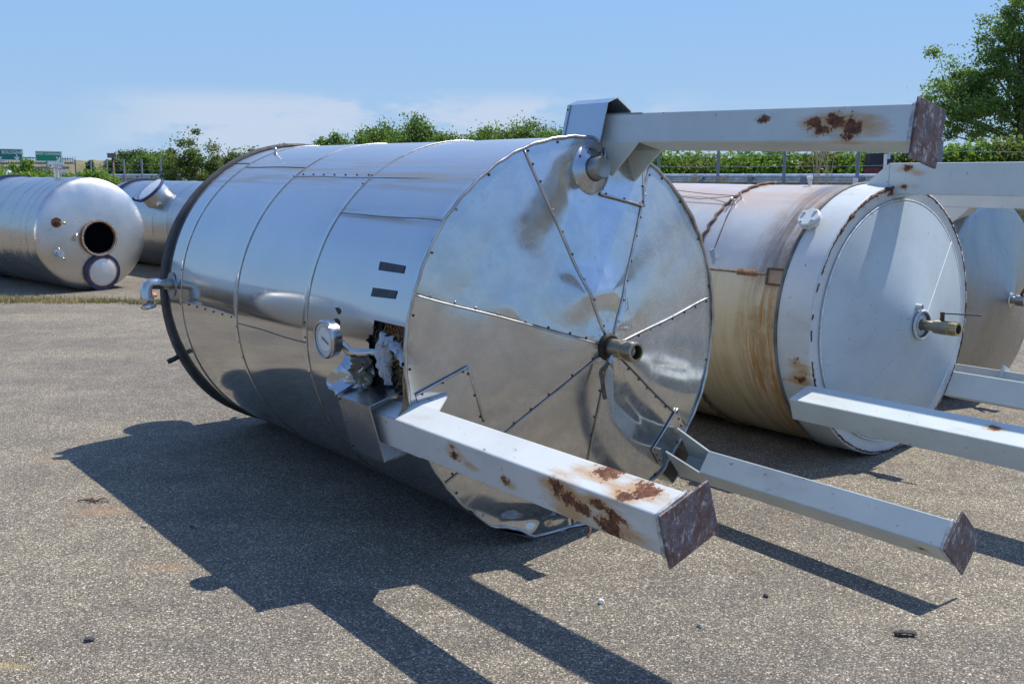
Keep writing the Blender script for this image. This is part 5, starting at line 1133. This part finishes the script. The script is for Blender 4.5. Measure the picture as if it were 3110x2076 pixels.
# parts of vehicles showing between the bushes
def car(px, Y, py, col, lab, L=4.2, h=1.45, name='parked_car', cat='car', rz=0):
    x, y = at(px, Y); z = zt(py, Y) - h; o = bpy.data.objects.new(name, None); link(o); o.location = (x, y, z); o.rotation_euler = (0, 0, R(rz)); tag(o, lab, cat)
    pm_ = NT('car_paint_' + name, Roughness=0.25); pm_.set('Base Color', col); pm_.set('Coat Weight', 0.8)
    sec = [(-L / 2, .35), (-L / 2, .75), (-L * .42, .92), (-L * .30, h - .06), (-L * .1, h), (L * .12, h - .02), (L * .27, .98), (L * .46, .80), (L / 2, .62), (L / 2, .32)]
    V, F = plate([(x, -.85, z) for x, z in sec], 1.7, (0, 1, 0)); mesh('body', V, F, pm_.m, o, bevel=0.05)
    V, F = plate([(-L * .27, -.87, h - .14), (L * .09, -.87, h - .12), (L * .22, -.87, .98), (-L * .35, -.87, .98)], 1.74, (0, 1, 0)); mesh('window', V, F, VOID, o)
    for sx in (-.3, .3):
        for sy in (-.8, .8): MB().lathe([(-.1, .0), (-.1, .31), (.1, .31), (.1, 0)], (L * sx, sy, .31), (0, 1, 0), 16).build('wheel', BLACK, o)
    return o
car(114, 52, 388, (0.10, 0.008, 0.012), 'dark red car roof showing above the brambles behind the left silver tank', L=3.0, h=1.3)
car(0, 60, 389, (0.55, 0.60, 0.63), 'white car cut by the left picture edge above the brambles', L=3.6, h=1.4, name='white_car')
# cabinet with warning fitting at the right
x, y = at(2016, 34.0); cb = bpy.data.objects.new('roadside_cabinet', None); link(cb); cb.location = (x, y, ZB); tag(cb, 'black and dark red box with a yellow fitting beyond the guard rail', 'cabinet')
Zm = zt(351, 34.0) - ZB
MB().box((-0.17, 0, Zm - 0.24), (0.46, 0.5, 0.48)).box((0.24, 0, Zm - 0.28), (0.27, 0.5, 0.42)).build('upper_box', simple('black_box', (0.012, 0.014, 0.03), 0.4, 0, 0.2, 4), cb, False, None, 0.01)
MB().box((-0.17, 0, (Zm - 0.48) / 2), (0.46, 0.48, Zm - 0.48)).box((0.24, 0, (Zm - 0.49) / 2), (0.27, 0.48, Zm - 0.49)).build('lower_box', simple('dark_red', (0.15, 0.02, 0.03), 0.5, 0, 0.3, 5), cb)
MB().box((0.10, -0.02, Zm + 0.01), (0.15, 0.3, 0.12)).box((0.17, -0.02, Zm + 0.05), (0.20, 0.2, 0.05)).build('yellow_fitting', simple('amber', (0.75, 0.33, 0.02), 0.4, 0, 0.1, 4), cb)
MB().box((0.075, -0.30, Zm - 0.32), (0.10, 0.05, 0.55)).build('grey_bracket', WHT, cb); MB().box((0.19, -0.27, Zm - 0.10), (0.10, 0.05, 0.20)).build('grey_bracket', GALV, cb)
# little square board on a pole, brown crate below
x, y = at(259, 50); z0 = 0.0; sb = bpy.data.objects.new('pole_board', None); link(sb); sb.location = (x, y, z0); tag(sb, 'small grey board on a thin rusty pole by the fence at the left', 'signboard')
MB().box((0, 0, zt(357, 50)), (0.42, 0.06, 0.22)).build('board', simple('board_grey', (0.20, 0.16, 0.16), 0.8, 0, 0.2, 4), sb); MB().box((0, 0, zt(351.8, 50)), (0.44, 0.30, 0.02)).build('board_roof', LID, sb)
MB().tube([(0.02, 0.05, 0), (0.02, 0.05, zt(360, 50))], 0.055, 8).build('pole', simple('rusty_pole', (0.16, 0.11, 0.10), 0.8, 0.2, 0.3, 3), sb, True)
x, y = at(275, 40); tag(MB().box((0, 0, 0.35), (0.42, 0.4, 0.62)).box((0, 0, 0.68), (0.46, 0.44, 0.05)).box((0, -0.21, 0.35), (0.36, 0.02, 0.5)).build('brown_bin', simple('brown', (0.10, 0.05, 0.03), 0.8, 0, 0.2, 6), None, False, (x, y, GZ)), 'dark brown box in the dry grass beside the left silver tank', 'box')

# ------------------------------------------------------------ small things on the asphalt
def stone(x, y, sz, col, lab, flat=0.5, seed=1, name='pebble', cat='stone'):
    rr_ = random.Random(seed); bm = bmesh.new(); bmesh.ops.create_icosphere(bm, subdivisions=2, radius=1)
    for v in bm.verts: v.co *= 1 + rr_.uniform(-.22, .22)
    for v in bm.verts: v.co = Vector((v.co.x * sz[0], v.co.y * sz[1], v.co.z * sz[2] * flat))
    me = bpy.data.meshes.new(name); bm.to_mesh(me); bm.free(); me.materials.append(simple('stone_' + str(seed), col, 0.85, 0, 0.2, 40)); o = link(bpy.data.objects.new(name, me)); o.location = (x, y, GZ + sz[2] * flat * 0.7); o.rotation_euler = (0, 0, rr_.uniform(0, 3)); tag(o, lab, cat); return o
stone(-1.66, 3.81, (.021, .012, .014), (.06, .06, .06), 'dark wedge-shaped pebble near the bottom left corner', .8, 1)
stone(0.38, 4.17, (.014, .013, .013), (.75, .72, .66), 'round white pebble on the sunlit asphalt right of the leg shadows', 1, 2)
stone(0.76, 3.94, (.012, .010, .010), (.25, .26, .27), 'grey pebble in the right foreground', .9, 3)
stone(1.10, 4.24, (.013, .010, .010), (.03, .03, .035), 'small black pebble in the right foreground', .8, 4)
stone(-1.91, 5.14, (.020, .012, .010), (.30, .28, .24), 'flat pale pebble left of the tank shadow edge', .8, 5)
stone(-1.66, 5.13, (.016, .010, .010), (.10, .09, .08), 'dark pebble touching the tank shadow edge', .8, 6)
stone(-5.39, 15.39, (.10, .06, .05), (.55, .22, .12), 'orange brick fragment by the left silver tank', .8, 7, 'brick_fragment', 'brick fragment')
stone(-5.18, 15.37, (.06, .05, .04), (.58, .26, .16), 'smaller orange brick fragment right of the larger one', .8, 8, 'brick_fragment', 'brick fragment')
stone(-4.85, 15.2, (.07, .04, .02), (.40, .22, .12), 'flat brown fragment right of the orange ones', .8, 9, 'brick_fragment', 'brick fragment')
V, F = grid(lin(0, 1, 7), lin(0, 1, 3), lambda u, v: ((u - .5) * .085, (v - .5) * .034 * (1 - abs(u - .5)) + .004 * math.sin(u * 20), .006 + .008 * math.sin(u * 3.1) + .003 * math.sin(v * 9 + u * 5)))
o = mesh('bark_piece', V, F, simple('bark_dark', (.03, .028, .026), .8, 0, .3, 30, .5), None, True, (1.56, 3.86, GZ)); o.modifiers.new('t', 'SOLIDIFY').thickness = .006; tag(o, 'flat dark scrap of bark lying in the right foreground', 'bark')
b = MB()
for k in range(5):
    b.tube([(0, 0, 0.004), (rnd.uniform(-.06, .06), rnd.uniform(-.03, .03), .015), (rnd.uniform(-.12, .12), rnd.uniform(-.04, .04), .006)], .0035, 4)
o = b.build('dead_twig', RUSTD, None, False, (-2.34, 5.56, GZ)); tag(o, 'withered twig on a brown stain at the left', 'twig')
b = MB().tube([(0, 0, 0.005), (.02, .03, .03), (.015, .07, .045)], .005, 4); o = b.build('dead_twig', RUSTD, None, False, (0.38, 4.97, GZ)); tag(o, 'short dark twig under the front left leg', 'twig')
rr_ = random.Random(77)
b = MB()
for k in range(900):
    yy = rr_.uniform(3.3, 9); xx = rr_.uniform(-.55, .55) * yy; s = rr_.uniform(.002, .0055)
    b.add([(xx - s, yy, GZ), (xx, yy - s, GZ), (xx + s, yy, GZ), (xx, yy + s, GZ), (xx, yy, GZ + s)], [(0, 1, 4), (1, 2, 4), (2, 3, 4), (3, 0, 4)])
tag(b.build('loose_grit', simple('grit', (.35, .32, .27), .85, 0, .5, 30), None), 'loose pale grit scattered over the asphalt', 'grit', None, 'stuff')
